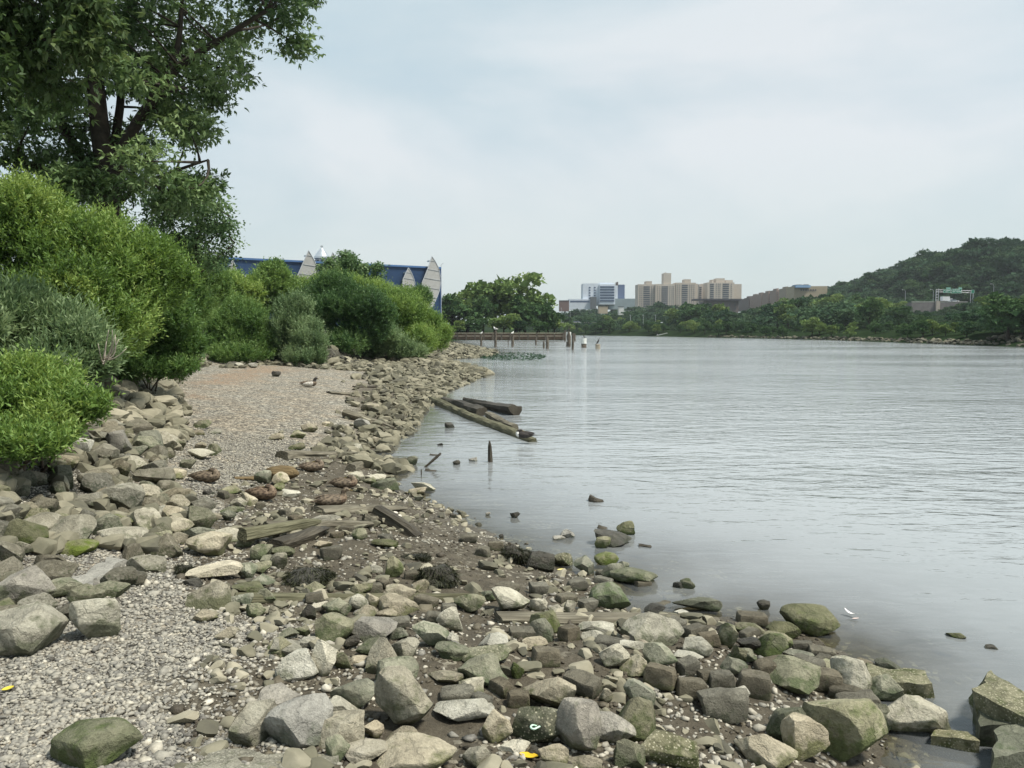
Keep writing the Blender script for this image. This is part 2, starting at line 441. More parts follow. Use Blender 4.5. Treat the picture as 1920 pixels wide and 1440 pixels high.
def ground_mat():
    m, nt, N, L = mat_new('shore_ground')
    out = N.new('ShaderNodeOutputMaterial'); b = N.new('ShaderNodeBsdfPrincipled')
    geo = N.new('ShaderNodeNewGeometry')
    def att(n): a = N.new('ShaderNodeAttribute'); a.attribute_name = n; return a.outputs['Fac']
    def noise(s, d=6, r=.6):
        n = N.new('ShaderNodeTexNoise'); n.inputs['Scale'].default_value = s; n.inputs['Detail'].default_value = d; n.inputs['Roughness'].default_value = r
        L.new(geo.outputs['Position'], n.inputs['Vector']); return n
    def mix(f, a, bb, bt='MIX'):
        x = N.new('ShaderNodeMix'); x.data_type = 'RGBA'; x.blend_type = bt
        for s, v in (('Factor', f), ('A', a), ('B', bb)):
            if isinstance(v, (int, float)): x.inputs[s].default_value = v
            elif isinstance(v, tuple): x.inputs[s].default_value = col4(v)
            else: L.new(v, x.inputs[s])
        return x.outputs['Result']
    nA, nB, nC = noise(1.3), noise(7, 8), noise(45, 6, .7)
    mud = ramp(N, [(.3, (.040, .034, .024)), (.5, (.080, .069, .049)), (.72, (.145, .128, .096))]); 
    mm = N.new('ShaderNodeMath'); mm.operation = 'MULTIPLY_ADD'; mm.inputs[1].default_value = .5
    L.new(nB.outputs['Fac'], mm.inputs[0]); hf = N.new('ShaderNodeMath'); hf.operation = 'MULTIPLY'; hf.inputs[1].default_value = .5
    L.new(nC.outputs['Fac'], hf.inputs[0]); L.new(hf.outputs[0], mm.inputs[2]); L.new(mm.outputs[0], mud.inputs['Fac'])
    # gravel: two sizes of pebble cells
    def cells(scale):
        v = N.new('ShaderNodeTexVoronoi'); v.inputs['Scale'].default_value = scale; L.new(geo.outputs['Position'], v.inputs['Vector'])
        s = N.new('ShaderNodeSeparateColor'); L.new(v.outputs['Color'], s.inputs[0])
        return v, s
    v1, s1 = cells(26); v2, s2 = cells(9)
    gr = ramp(N, [(.0, (.055, .05, .042)), (.25, (.16, .15, .13)), (.5, (.25, .235, .20)), (.8, (.36, .335, .28)), (1, (.60, .57, .49))])
    L.new(s1.outputs['Red'], gr.inputs['Fac'])
    gr2 = ramp(N, [(0, (.45, .43, .4)), (.5, (.9, .9, .88)), (1, (1.35, 1.3, 1.2))]); L.new(s2.outputs['Green'], gr2.inputs['Fac'])
    gc = mix(.55, gr.outputs['Color'], gr2.outputs['Color'], 'MULTIPLY')
    tn = ramp(N, [(.4, (.92, .94, .95)), (.62, (1.0, .93, .85))]); L.new(nA.outputs['Fac'], tn.inputs['Fac'])
    gc = mix(.75, gc, tn.outputs['Color'], 'MULTIPLY')
    # pale chips scattered through the mud
    chip = ramp(N, [(.80, (0, 0, 0)), (.84, (1, 1, 1))]); L.new(s1.outputs['Blue'], chip.inputs['Fac'])
    chipn = ramp(N, [(.5, (0, 0, 0)), (.62, (1, 1, 1))]); L.new(nA.outputs['Fac'], chipn.inputs['Fac'])
    cf = mix(1.0, chip.outputs['Color'], chipn.outputs['Color'], 'MULTIPLY')
    mudc = mix(cf, mud.outputs['Color'], (.30, .28, .22))
    base = mix(att('gravel'), mudc, gc)
    sn = ramp(N, [(.35, (.19, .13, .08)), (.65, (.33, .235, .155))]); L.new(nB.outputs['Fac'], sn.inputs['Fac'])
    sdm = N.new('ShaderNodeMath'); sdm.operation = 'MULTIPLY'; sdn = N.new('ShaderNodeMapRange'); sdn.inputs['From Min'].default_value = .38; sdn.inputs['From Max'].default_value = .58; L.new(nB.outputs['Fac'], sdn.inputs['Value'])
    L.new(att('sand'), sdm.inputs[0]); L.new(sdn.outputs[0], sdm.inputs[1])
    base = mix(sdm.outputs[0], base, sn.outputs['Color'])
    so = ramp(N, [(.35, (.022, .022, .016)), (.65, (.06, .055, .04))]); L.new(nB.outputs['Fac'], so.inputs['Fac'])
    base = mix(att('soil'), base, so.outputs['Color'])
    fg = ramp(N, [(.35, (.010, .020, .009)), (.65, (.022, .036, .015))]); L.new(nA.outputs['Fac'], fg.inputs['Fac'])
    base = mix(att('far'), base, fg.outputs['Color'])
    L.new(base, b.inputs['Base Color'])
    rr = N.new('ShaderNodeMapRange'); rr.inputs['To Min'].default_value = .85; rr.inputs['To Max'].default_value = .42
    L.new(att('wet'), rr.inputs['Value']); L.new(rr.outputs[0], b.inputs['Roughness'])
    sv = N.new('ShaderNodeMapRange'); sv.inputs['To Min'].default_value = .35; sv.inputs['To Max'].default_value = .0
    L.new(att('far'), sv.inputs['Value']); L.new(sv.outputs[0], b.inputs['Specular IOR Level'])
    hh = N.new('ShaderNodeMath'); hh.operation = 'ADD'; L.new(nC.outputs['Fac'], hh.inputs[0])
    inv = N.new('ShaderNodeMath'); inv.operation = 'MULTIPLY'; L.new(v1.outputs['Distance'], inv.inputs[0])
    gs = N.new('ShaderNodeMath'); gs.operation = 'MULTIPLY'; gs.inputs[1].default_value = -1.6; L.new(att('gravel'), gs.inputs[0]); L.new(gs.outputs[0], inv.inputs[1])
    L.new(inv.outputs[0], hh.inputs[1])
    bm = N.new('ShaderNodeBump'); bm.inputs['Strength'].default_value = .9; bm.inputs['Distance'].default_value = .03
    L.new(hh.outputs[0], bm.inputs['Height']); L.new(bm.outputs['Normal'], b.inputs['Normal'])
    L.new(b.outputs['BSDF'], out.inputs['Surface'])
    return m
ground = tag(obj('ground', gme, ground_mat()), 'muddy gravel shore rising to the banks', 'ground', kind='structure')

# ------------------------------------------------------------------ river
wx = axis(-70, -5, 6, 700, .12, 1.06, 25); wy = axis(-8, 3, 16, 1500, .12, 1.045, 40)
WX, WY = np.meshgrid(wx, wy); WP = np.stack([WX.ravel(), WY.ravel()], -1)
wme = grid_mesh('river', wx, wy, np.zeros_like(WX))
dep = np.maximum(-zg(WP), 0)
a = wme.attributes.new('depth', 'FLOAT', 'POINT'); a.data.foreach_set('value', dep.astype(np.float32))

def water_mat():
    m, nt, N, L = mat_new('river_water')
    out = N.new('ShaderNodeOutputMaterial'); geo = N.new('ShaderNodeNewGeometry')
    mp = N.new('ShaderNodeMapping'); mp.inputs['Rotation'].default_value = (0, 0, R(14)); mp.inputs['Scale'].default_value = (.42, 1.0, 1.0)
    L.new(geo.outputs['Position'], mp.inputs['Vector'])
    def noise(s, d, r=.5, dist=0.0):
        n = N.new('ShaderNodeTexNoise'); n.inputs['Scale'].default_value = s; n.inputs['Detail'].default_value = d
        n.inputs['Roughness'].default_value = r; n.inputs['Distortion'].default_value = dist
        L.new(mp.outputs[0], n.inputs['Vector']); return n.outputs['Fac']
    at_ = N.new('ShaderNodeAttribute'); at_.attribute_name = 'depth'
    calm = N.new('ShaderNodeMapRange'); calm.inputs['From Max'].default_value = .6; calm.inputs['To Min'].default_value = .22; calm.inputs['To Max'].default_value = 1
    L.new(at_.outputs['Fac'], calm.inputs['Value'])
    def mul(a, b):
        x = N.new('ShaderNodeMath'); x.operation = 'MULTIPLY'
        for i, v in enumerate((a, b)):
            if isinstance(v, float): x.inputs[i].default_value = v
            else: L.new(v, x.inputs[i])
        return x.outputs[0]
    def add(a, b):
        x = N.new('ShaderNodeMath'); x.operation = 'ADD'; L.new(a, x.inputs[0]); L.new(b, x.inputs[1]); return x.outputs[0]
    gust = noise(.07, 3)
    gr = N.new('ShaderNodeMapRange'); gr.inputs['From Min'].default_value = .38; gr.inputs['From Max'].default_value = .62; gr.inputs['To Min'].default_value = .45; gr.inputs['To Max'].default_value = 1.25
    L.new(gust, gr.inputs['Value'])
    h = add(add(mul(noise(.55, 2), .055), mul(noise(2.1, 3, .5, .6), .085)), mul(noise(6.5, 3, .55, .3), .030))
    h = mul(mul(h, calm.outputs[0]), gr.outputs[0])
    bm = N.new('ShaderNodeBump'); bm.inputs['Strength'].default_value = 1.0; bm.inputs['Distance'].default_value = 1.0
    L.new(h, bm.inputs['Height'])
    fr = N.new('ShaderNodeFresnel'); fr.inputs['IOR'].default_value = 1.333; L.new(bm.outputs['Normal'], fr.inputs['Normal'])
    gl = N.new('ShaderNodeBsdfGlossy'); rg_ = N.new('ShaderNodeMapRange'); rg_.inputs['From Max'].default_value = .9; rg_.inputs['To Min'].default_value = .03; rg_.inputs['To Max'].default_value = .08; L.new(at_.outputs['Fac'], rg_.inputs['Value']); L.new(rg_.outputs[0], gl.inputs['Roughness']); gl.inputs['Color'].default_value = (.95, .97, .97, 1)
    L.new(bm.outputs['Normal'], gl.inputs['Normal'])
    tr = N.new('ShaderNodeBsdfTransparent'); tr.inputs['Color'].default_value = (.80, .80, .68, 1)
    df = N.new('ShaderNodeBsdfDiffuse'); df.inputs['Color'].default_value = (.30, .325, .34, 1)
    # murk: the deeper, the less of the bed shows
    ex = N.new('ShaderNodeMath'); ex.operation = 'MULTIPLY'; ex.inputs[1].default_value = -4.2; L.new(at_.outputs['Fac'], ex.inputs[0])
    e2 = N.new('ShaderNodeMath'); e2.operation = 'EXPONENT'; L.new(ex.outputs[0], e2.inputs[0])
    bd = N.new('ShaderNodeMixShader'); L.new(e2.outputs[0], bd.inputs[0]); L.new(df.outputs[0], bd.inputs[1]); L.new(tr.outputs[0], bd.inputs[2])
    mx = N.new('ShaderNodeMixShader'); L.new(fr.outputs[0], mx.inputs[0]); L.new(bd.outputs[0], mx.inputs[1]); L.new(gl.outputs[0], mx.inputs[2])
    L.new(mx.outputs[0], out.inputs['Surface'])
    return m
river = tag(obj('river', wme, water_mat()), 'calm grey river water with small ripples', 'water', kind='structure')
# ------------------------------------------------------------------ stones
MATS = {
 'P': rock_mat('stone_pale', (.36, .33, .245), (.15, .155, .085), (.48, .45, .345), stain_amt=.50),
 'Q': rock_mat('stone_bleached', (.43, .405, .315), (.19, .19, .12), (.55, .52, .425), stain_amt=.26),
 'O': rock_mat('stone_olive', (.235, .23, .155), (.10, .12, .058), (.34, .33, .235), stain_amt=.58),
 'G': rock_mat('stone_grey', (.29, .275, .235), (.135, .145, .095), (.41, .39, .33), stain_amt=.42),
 'M': rock_mat('stone_mossy', (.13, .135, .08), (.075, .095, .035), (.22, .215, .14), stain_amt=.56),
 'Y': rock_mat('stone_bright_moss', (.14, .15, .08), (.085, .115, .03), (.24, .235, .15), stain_amt=.68),
 'D': rock_mat('stone_dark_wet', (.050, .046, .034), (.03, .034, .016), (.10, .09, .065), rough=.55, stain_amt=.5, spec=.45),
 'B': rock_mat('block_brown', (.122, .110, .078), (.085, .088, .05), (.18, .165, .12), rough=.8, stain_amt=.36, fine=1.6),
 'K': rock_mat('rubble_barnacled', (.165, .16, .095), (.075, .088, .032), (.29, .275, .18), stain_amt=.6, fine=1.5, speck=(.38, .36, .26)),
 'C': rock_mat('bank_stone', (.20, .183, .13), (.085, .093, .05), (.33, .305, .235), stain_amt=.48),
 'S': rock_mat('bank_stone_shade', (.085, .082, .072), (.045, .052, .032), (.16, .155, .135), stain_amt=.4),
}
_ico = {}
def ico(sub):
    if sub not in _ico:
        bm = bmesh.new(); bmesh.ops.create_icosphere(bm, subdivisions=sub, radius=1)
        V = np.array([v.co[:] for v in bm.verts]); Fs = np.array([[v.index for v in f.verts] for f in bm.faces]); bm.free()
        _ico[sub] = (V, Fs)
    return _ico[sub]

def tri_mesh(name, V, Fs, smooth_on=True, sharp=None):
    me = bpy.data.meshes.new(name); k = Fs.shape[1]
    me.vertices.add(len(V)); me.vertices.foreach_set('co', np.ascontiguousarray(V, dtype=np.float32).ravel())
    me.loops.add(Fs.size); me.loops.foreach_set('vertex_index', np.ascontiguousarray(Fs, dtype=np.int32).ravel())
    me.polygons.add(len(Fs)); me.polygons.foreach_set('loop_start', np.arange(0, Fs.size, k, dtype=np.int32))
    me.update(calc_edges=True)
    if smooth_on: me.polygons.foreach_set('use_smooth', np.ones(len(Fs), dtype=bool))
    if sharp: me.set_sharp_from_angle(angle=R(sharp))
    return me

def rock_verts(seed, sub, w, dp, h, cuts=11, rough=.05, rnd=.0):
    r = np.random.default_rng(seed); V, Fs = ico(sub); V = V.copy()
    V *= np.array([1, r.uniform(.75, 1.0), r.uniform(.7, .95)])
    for k in range(cuts):
        n = r.normal(size=3); n[2] *= .8; n /= np.linalg.norm(n)
        o = r.uniform(.34, .66) + rnd * .3
        s = V @ n - o
        V -= np.outer(np.maximum(s, 0) * (.985 - rnd * .3), n)
    V += V * (rough * waves(V, seed + 1, .5, 2))[:, None] * 1.5
    V += V * (rough * .30 * waves(V, seed + 2, 2.2, 3))[:, None]
    lo, hi = V.min(0), V.max(0)
    V = (V - (lo + hi) / 2) / (hi - lo)
    V[:, 2] += .5
    return V * np.array([w, dp, h]), Fs

def block_verts(seed, w, dp, h, yaw, tilt):
    r = np.random.default_rng(seed)
    bm = bmesh.new(); bmesh.ops.create_cube(bm, size=1)
    bmesh.ops.subdivide_edges(bm, edges=bm.edges[:], cuts=5, use_grid_fill=True)
    V = np.array([v.co[:] for v in bm.verts]); Fs = np.array([[v.index for v in f.verts] for f in bm.faces]); bm.free()
    # round the corners
    q = 8.0; n = (np.abs(V * 2) ** q).sum(1) ** (1 / q); V = V / np.maximum(n, .8)[:, None] * np.where(n > 1, 1.0, 1.0)[:, None]
    V = V * np.array([w, dp, h]) * (1 + .05 * r.normal(size=3))
    V[:, 0] *= 1 + .16 * r.normal() * V[:, 2] / h; V[:, 1] *= 1 + .16 * r.normal() * V[:, 0] / w
    V += .035 * h * np.stack([waves(V / h, seed + i, .9, 3) for i in range(3)], -1) * 1.5
    for _c in range(r.integers(1, 4)):          # knocked-off corners
        nn = r.choice([-1, 1], 3) * np.array([1 / w, 1 / dp, 1 / h]) * r.uniform(.5, 1.2, 3); nn /= np.linalg.norm(nn)
        pr = V @ nn; cut_ = pr.max() * r.uniform(.78, .93); V -= np.outer(np.maximum(pr - cut_, 0) * .9, nn)
    M = np.array(Euler((tilt[0], tilt[1], yaw)).to_matrix()); V = V @ M.T
    V[:, 2] -= V[:, 2].min()
    return V, Fs

ROCKS = """
42 1199 128 86 P|180 1171 70 72 P|42 1110 98 66 G|8 1141 34 24 O|111 1108 66 34 O|184 1410 124 78 Y|390 1124 74 53 P|386 1157 40 24 P|401 1074 92 33 Q|487 1094 52 29 O
467 1107 54 24 M|362 1094 32 17 D|450 1126 44 24 O|500 1120 34 27 O|424 1191 36 26 P|535 1219 54 36 P|478 1370 78 72 P|394 1026 74 46 P|424 1007 54 30 P|374 1005 48 32 O
335 1013 32 24 P|329 966 42 32 P|326 989 64 32 P|461 1016 32 23 O|491 1038 38 33 O|523 1055 28 31 P|502 1053 24 21 O|530 1036 42 20 M|463 1074 36 31 O|492 1067 32 24 O
674 1003 28 21 O|605 1023 36 16 P|722 1021 48 19 M|739 1067 34 38 O|703 1068 30 15 P|790 1103 29 29 P|752 1112 53 32 P|677 1107 42 26 O|591 1104 38 24 O|480 1149 32 27 O
516 1149 22 25 P|578 1150 26 28 D|598 1140 30 21 Q|632 1142 50 38 O|671 1134 38 34 P|699 1128 26 26 P|687 1152 42 31 P|748 1141 74 43 P|725 1153 38 20 P|746 1190 36 28 O
843 1165 46 48 P|880 1134 57 38 O|628 1183 66 53 O|698 1184 88 52 G|695 1216 52 34 M|756 1221 57 44 P|717 1237 56 62 P|660 1207 28 26 D|808 1195 64 48 O|847 1196 26 20 Q
850 1223 64 34 M|530 1218 48 36 O|557 1253 70 52 Q|607 1242 48 62 Q|642 1243 32 31 O|675 1242 36 19 P|576 1205 32 24 Q|566 1186 28 19 O|542 1194 34 22 O|664 1310 78 52 O
637 1334 60 44 Q|586 1331 44 34 O|528 1329 75 57 G|561 1369 110 90 G|630 1383 94 66 P|634 1415 40 46 O|684 1415 76 38 Q|700 1374 36 29 P|745 1275 74 57 O|758 1330 98 110 P
755 1392 58 38 P|782 1422 132 64 P|870 1335 104 52 Q|932 1368 52 56 P|837 1274 60 31 P|905 1265 88 62 O|884 1288 44 29 P|907 1235 98 40 K|925 1204 52 34 Q|894 1425 50 42 P
957 1128 68 52 P|912 1118 32 22 Y|1010 1137 32 28 P|1043 1144 33 19 P|1069 1141 22 25 P|1143 1119 74 52 Y|1188 1082 84 38 M|1094 1063 38 34 O|1149 1073 46 30 O|1137 1050 44 26 Y
1169 1062 20 16 O|1055 1053 36 28 K|1014 1053 49 38 D|1149 1012 68 35 D|1130 1020 29 24 O|1173 992 33 28 M|1064 1002 26 18 G|1048 1009 24 11 G|1307 1135 84 33 M|1289 1097 26 20 M
1228 1144 37 21 D|1277 1149 29 16 Q|1222 1187 110 64 P|1309 1216 50 34 P|1364 1197 33 46 O|1360 1181 34 26 D|1385 1230 34 30 O|1118 1176 62 26 P|1110 1192 40 27 P|1016 1186 42 42 O
1022 1168 56 42 M|1003 1211 46 30 P|1187 1211 50 18 Q|1151 1234 53 47 P|1190 1254 52 40 P|1237 1235 59 47 O|1290 1235 52 24 Q|1374 1253 48 34 O|1380 1306 44 34 Q|1199 1309 54 52 O
1028 1306 92 68 P|970 1261 24 30 Y|1136 1307 24 28 P|1013 1368 96 76 K|1083 1383 78 90 G|1140 1370 92 64 G|1185 1358 78 72 O|1180 1420 52 52 O|1250 1412 102 66 K|1038 1422 50 38 P
964 1405 54 26 Q|1088 1437 72 20 P|1002 1413 24 24 D|1517 1167 95 57 M|1431 1138 22 20 D|1468 1186 56 35 M|1403 1180 56 21 O|1444 1219 56 50 Y|1458 1207 48 35 O|1405 1211 46 28 D
1392 1230 48 32 O|1495 1233 52 24 O|1482 1276 92 58 O|1560 1256 58 28 O|1596 1281 66 62 P|1665 1255 40 28 M|1656 1297 57 46 O|1487 1372 84 70 M|1508 1395 74 76 P|1580 1382 124 110 O
1626 1349 78 52 O|1707 1351 108 72 P|1434 1412 100 66 P|843 798 18 12 D|966 967 19 13 D|850 967 13 9 D|915 965 10 7 G|940 1006 9 7 D|856 868 14 10 D|887 862 16 9 G
825 834 11 5 D|794 913 44 20 P|783 922 34 16 P|786 935 19 11 O|770 865 25 19 O|742 864 12 10 D|722 908 52 26 M|694 902 22 14 O|493 898 29 26 O|527 901 31 27 P
521 914 24 14 M|545 926 34 17 Q|448 944 28 20 P|469 938 26 26 P|434 919 34 13 O|391 924 19 9 D|388 971 50 16 P|428 969 26 20 O|436 957 42 13 M|609 976 56 17 Q
378 854 44 20 P|402 845 24 22 O|377 838 20 14 P|580 803 29 18 P|518 820 28 14 P|559 815 27 16 O|556 838 30 15 O|680 797 32 22 G|694 765 33 16 P|704 826 24 14 P
671 842 19 17 P|664 894 40 20 P|702 896 42 16 P|380 797 31 16 O|370 812 24 10 P|404 810 22 10 P|518 702 16 10 D|452 686 19 10 Q|439 684 18 10 D|474 686 16 9 G
612 795 16 9 P|1792 1193 28 12 M|1859 1216 18 9 D|1272 1099 20 13 D|142 841 54 31 Q|224 836 38 42 G|231 938 66 50 C|290 898 64 32 C|276 928 40 32 Q|222 985 50 32 Y
230 1015 80 40 P|272 980 56 44 P|289 1014 58 29 O|130 1002 78 50 C|50 1008 60 52 M|75 990 62 38 C|152 946 84 32 C|82 953 42 32 C|45 960 40 24 C|147 1030 60 28 Y
25 1030 54 26 C|335 1010 28 20 P|333 891 30 20 P|352 872 28 18 O|216 800 34 20 C|172 737 32 20 G|208 757 26 16 S|180 820 60 22 C|118 870 48 26 C|192 896 50 26 C
"""
BLOCKS = """
621 1039 40 27|650 995 28 15|632 1004 26 13|722 1008 32 13|771 1080 28 18|702 1106 35 23|719 1096 28 17|589 1123 36 21|744 1170 48 20|800 1129 46 19|842 1140 30 25|815 1158 30 19
857 1306 54 24|904 1318 38 23|938 1288 48 40|952 1103 48 17|1009 1106 36 23|1062 1123 46 21|1102 1138 38 26|1082 1097 38 23|1261 1111 34 18|1242 1128 37 15|1270 1170 32 23|1302 1187 52 27
1328 1201 36 28|1067 1189 44 30|978 1189 47 28|1024 1236 52 34|1142 1206 52 23|1237 1274 58 43|1288 1253 45 30|1325 1265 36 34|1296 1288 52 53|1352 1274 42 40|1358 1325 74 58|1392 1282 26 26
1091 1289 74 38|972 1308 42 42|1410 1164 54 16|1404 1190 40 16|1503 1214 34 19|1541 1227 43 22|1542 1240 36 21|1450 1256 66 29|1514 1250 64 25|1544 1281 52 38|1623 1250 34 16|1586 1304 58 27
1607 1322 62 28|1414 1289 64 44|419 929 22 12|489 949 25 14|534 962 26 18|553 975 30 15|1132 1093 40 18|1205 1092 32 20|1130 1075 24 12|880 1010 30 16|905 1035 30 22|930 1025 28 18
"""
TONE = {'P': 'pale tan', 'Q': 'bleached whitish', 'O': 'olive grey', 'G': 'plain grey', 'M': 'dark mossy green', 'Y': 'bright moss covered', 'D': 'dark wet', 'K': 'barnacled', 'C': 'brownish grey', 'S': 'dark grey'}
PLACED = []      # (x, y, radius) of what already stands
STONES = []      # for the labels: (object, px, py, w, h, kind letter)

def size_from_pixels(cx, cy, w, h):
    by = min(cy + h / 2 - .06 * h, 1500)
    g = gnd(cx, by)
    if g[2] < -.02: g = on_z(cx, by, -.01)
    dist = math.dist(g, (0, 0, CAMZ)); hd = math.hypot(g[0], g[1])
    s = dist / F; phi = math.atan2(CAMZ - g[2], hd)
    W_ = w * s; Hv = h * s
    dp = .72 * W_; H = (Hv - dp * math.sin(phi) * .72) / math.cos(phi)
    if H < .30 * W_:
        H = max(.28 * W_, .3 * Hv); dp = max(.3 * W_, min((Hv - H * math.cos(phi)) / (math.sin(phi) * .72 + 1e-6), 1.3 * W_))
    return g, W_, dp, H

def put_stone(cx, cy, w, h, t, seed, name='rock'):
    g, W_, dp, H = size_from_pixels(cx, cy, w, h)
    sub = 5 if w * h > 2600 else (4 if w > 18 else 3)
    r = random.Random(seed)
    V, Fs = rock_verts(seed, sub, W_ * 1.04, dp, H * 1.2, cuts=r.choice([13, 16, 19, 22]), rough=.07 if t != 'K' else .09, rnd=.45 if t in 'MY' and r.random() < .4 else r.choice([0, 0, 0, .12, .25]))
    hd = math.hypot(g[0], g[1]); ux, uy = g[0] / hd, g[1] / hd
    c = (g[0] + ux * dp * .42, g[1] + uy * dp * .42)
    zc = max(min(g[2], float(zg(np.array([c]))[0])), -.05 * W_)
    a = math.atan2(ux, uy)
    me = tri_mesh(name, V, Fs, True, 24)
    o = obj(name, me, MATS[t]); o.location = (c[0], c[1], zc - .14 * H); o.rotation_euler = (0, 0, -a)
    PLACED.append((c[0], c[1], max(W_, dp) * .5)); STONES.append((o, cx, cy, w, h, t))
    return o
for k, e in enumerate(x for ln in ROCKS.strip().split('\n') for x in ln.split('|')):
    a = e.split(); put_stone(float(a[0]), float(a[1]), float(a[2]), float(a[3]), a[4], 1000 + k * 7)
BL = []
for k, e in enumerate(x for ln in BLOCKS.strip().split('\n') for x in ln.split('|')):
    cx, cy, w, h = map(float, e.split()); rr = random.Random(900 + k)
    g, W_, dp, H = size_from_pixels(cx, cy, w, h)
    yaw = rr.uniform(-.75, .75); Lw = W_ / (abs(math.cos(yaw)) + .62 * abs(math.sin(yaw))) * 1.03
    V, Fs = block_verts(500 + k * 5, Lw, Lw * .62, min(max(H, .3 * Lw), .58 * Lw) * 1.15, yaw, (rr.uniform(-.12, .12), rr.uniform(-.12, .12)))
    hd = math.hypot(g[0], g[1]); c = (g[0] * (1 + .3 * dp / hd), g[1] * (1 + .3 * dp / hd))
    me = tri_mesh('paving_block', V, Fs, True, 40)
    o = obj('paving_block', me, MATS['B']); o.location = (c[0], c[1], float(zg(np.array([c]))[0]) - .12 * H)
    PLACED.append((c[0], c[1], W_ * .5)); BL.append((o, cx, cy, w, h, 'B'))

# ---- loose stones nobody could count: shared stone shapes merged into one rubble sheet
def merged(name, items, protos, mat, sharp=None):
    """items: (proto, x, y, z, sx, sy, sz, yaw, tilt, tone)"""
    Vs, Fs, T = [], [], []; n = 0
    for (p, x, y, z, sx, sy, sz, yaw, tl, tn) in items:
        V, Fc = protos[p]
        M = np.array(Euler((tl, tl * .6, yaw)).to_matrix())
        Vs.append((V * (sx, sy, sz)) @ M.T + (x, y, z)); Fs.append(Fc + n); n += len(V); T.append(np.full(len(Fc), tn))
    me = tri_mesh(name, np.concatenate(Vs), np.concatenate(Fs), True, sharp)
    a = me.attributes.new('tone', 'FLOAT', 'FACE'); a.data.foreach_set('value', np.concatenate(T).astype(np.float32))
    return obj(name, me, mat)

def tone_mat(name, stops, rough=.85, nscale=30, bump=.5):
    m, nt, N, L = mat_new(name)
    out = N.new('ShaderNodeOutputMaterial'); b = N.new('ShaderNodeBsdfPrincipled')
    a = N.new('ShaderNodeAttribute'); a.attribute_name = 'tone'
    geo = N.new('ShaderNodeNewGeometry'); n = N.new('ShaderNodeTexNoise'); n.inputs['Scale'].default_value = nscale; n.inputs['Detail'].default_value = 6
    L.new(geo.outputs['Position'], n.inputs['Vector'])
    ad = N.new('ShaderNodeMath'); ad.operation = 'MULTIPLY_ADD'; ad.inputs[1].default_value = .5; ad.inputs[2].default_value = -.25
    L.new(n.outputs['Fac'], ad.inputs[0]); s = N.new('ShaderNodeMath'); s.operation = 'ADD'; L.new(ad.outputs[0], s.inputs[0]); L.new(a.outputs['Fac'], s.inputs[1])
    r = ramp(N, stops); L.new(s.outputs[0], r.inputs['Fac']); L.new(r.outputs['Color'], b.inputs['Base Color'])
    b.inputs['Roughness'].default_value = rough; b.inputs['Specular IOR Level'].default_value = .3
    bm = N.new('ShaderNodeBump'); bm.inputs['Strength'].default_value = bump; bm.inputs['Distance'].default_value = .02
    L.new(n.outputs['Fac'], bm.inputs['Height']); L.new(bm.outputs['Normal'], b.inputs['Normal'])
    L.new(b.outputs['BSDF'], out.inputs['Surface']); return m

PROTO4 = [rock_verts(60 + i, 4, 1, 1, 1, cuts=18, rough=.05, rnd=(i % 4) * .05) for i in range(10)]
PROTO3 = [rock_verts(60 + i, 3, 1, 1, 1, cuts=15, rough=.05) for i in range(10)]
PROTO2 = [rock_verts(80 + i, 2, 1, 1, 1, cuts=7, rough=.04) for i in range(10)]
PME = {}
for i, (V, Fs) in enumerate(PROTO4):
    for t in 'CSPO':
        PME[i, t] = tri_mesh('riprap_stone', V, Fs, True, 24); PME[i, t].materials.append(MATS[t])

# riprap heaped below the shrubs: placed where it stands on the slope
for q_ in ((140, 1108), (160, 1098), (180, 1085), (200, 1070), (220, 1056)):      # room for the flat slab
    g = gnd(*q_); PLACED.append((g[0], g[1], .16))
cand = []
rr = np.random.default_rng(41)
def clear_of(x, y, rad, k=.75):
    P_ = np.array(PLACED); return np.all(np.hypot(P_[:, 0] - x, P_[:, 1] - y) > k * (P_[:, 2] + rad))
NR = 0; extra = []
for it in range(7200):
    Y = rr.uniform(2.5, 26) if it < 6200 else rr.uniform(20, 44)
    xt = np.interp(Y, toe[:17, 1], toe[:17, 0]) if False else None
    X = rr.uniform(-13, -2.5) if Y < 26 else rr.uniform(-24, -6)
    cand.append((X, Y))
cand = np.array(cand); ce = signed(cand, toe, toepoly); cz = zg(cand)
RIP = []
for (X, Y), e, z in zip(cand, ce, cz):
    if not ((-.35 if Y < 9.5 else .45) < e < 3.8): continue
    px, py = pix((X, Y, z))
    if not (-160 < px < 700): continue
    s = float(np.clip(rr.lognormal(-1.05, .33), .2, .62)) * (1 if Y < 16 else 1.15)
    s = min(s, .046 * math.hypot(X, Y) * rr.uniform(.6, 1.1))
    if not clear_of(X, Y, s * .5, .66): continue
    PLACED.append((X, Y, s * .5)); RIP.append((X, Y, z, s, e, px, py))
RIP.sort(key=lambda q: q[1])
rub = []
RIPOBJ = []
for k, (X, Y, z, s, e, px, py) in enumerate(RIP):
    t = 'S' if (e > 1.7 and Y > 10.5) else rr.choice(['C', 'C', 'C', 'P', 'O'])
    sx, sy, sz = s * rr.uniform(.9, 1.25), s * rr.uniform(.65, 1), s * rr.uniform(.5, .8)
    yaw = rr.uniform(0, 6.28); tl = rr.uniform(-.35, .35)
    if len(RIPOBJ) < 150 and -40 < px < 520 and py > 700:
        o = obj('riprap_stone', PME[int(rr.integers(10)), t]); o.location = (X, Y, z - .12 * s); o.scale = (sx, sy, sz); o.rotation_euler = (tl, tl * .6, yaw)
        RIPOBJ.append((o, px, py, s, t))
    else:
        rub.append((int(rr.integers(10)), X, Y, z - .12 * s, sx, sy, sz, yaw, tl, rr.uniform(.1, .45) if t == 'S' else rr.uniform(.3, .75)))
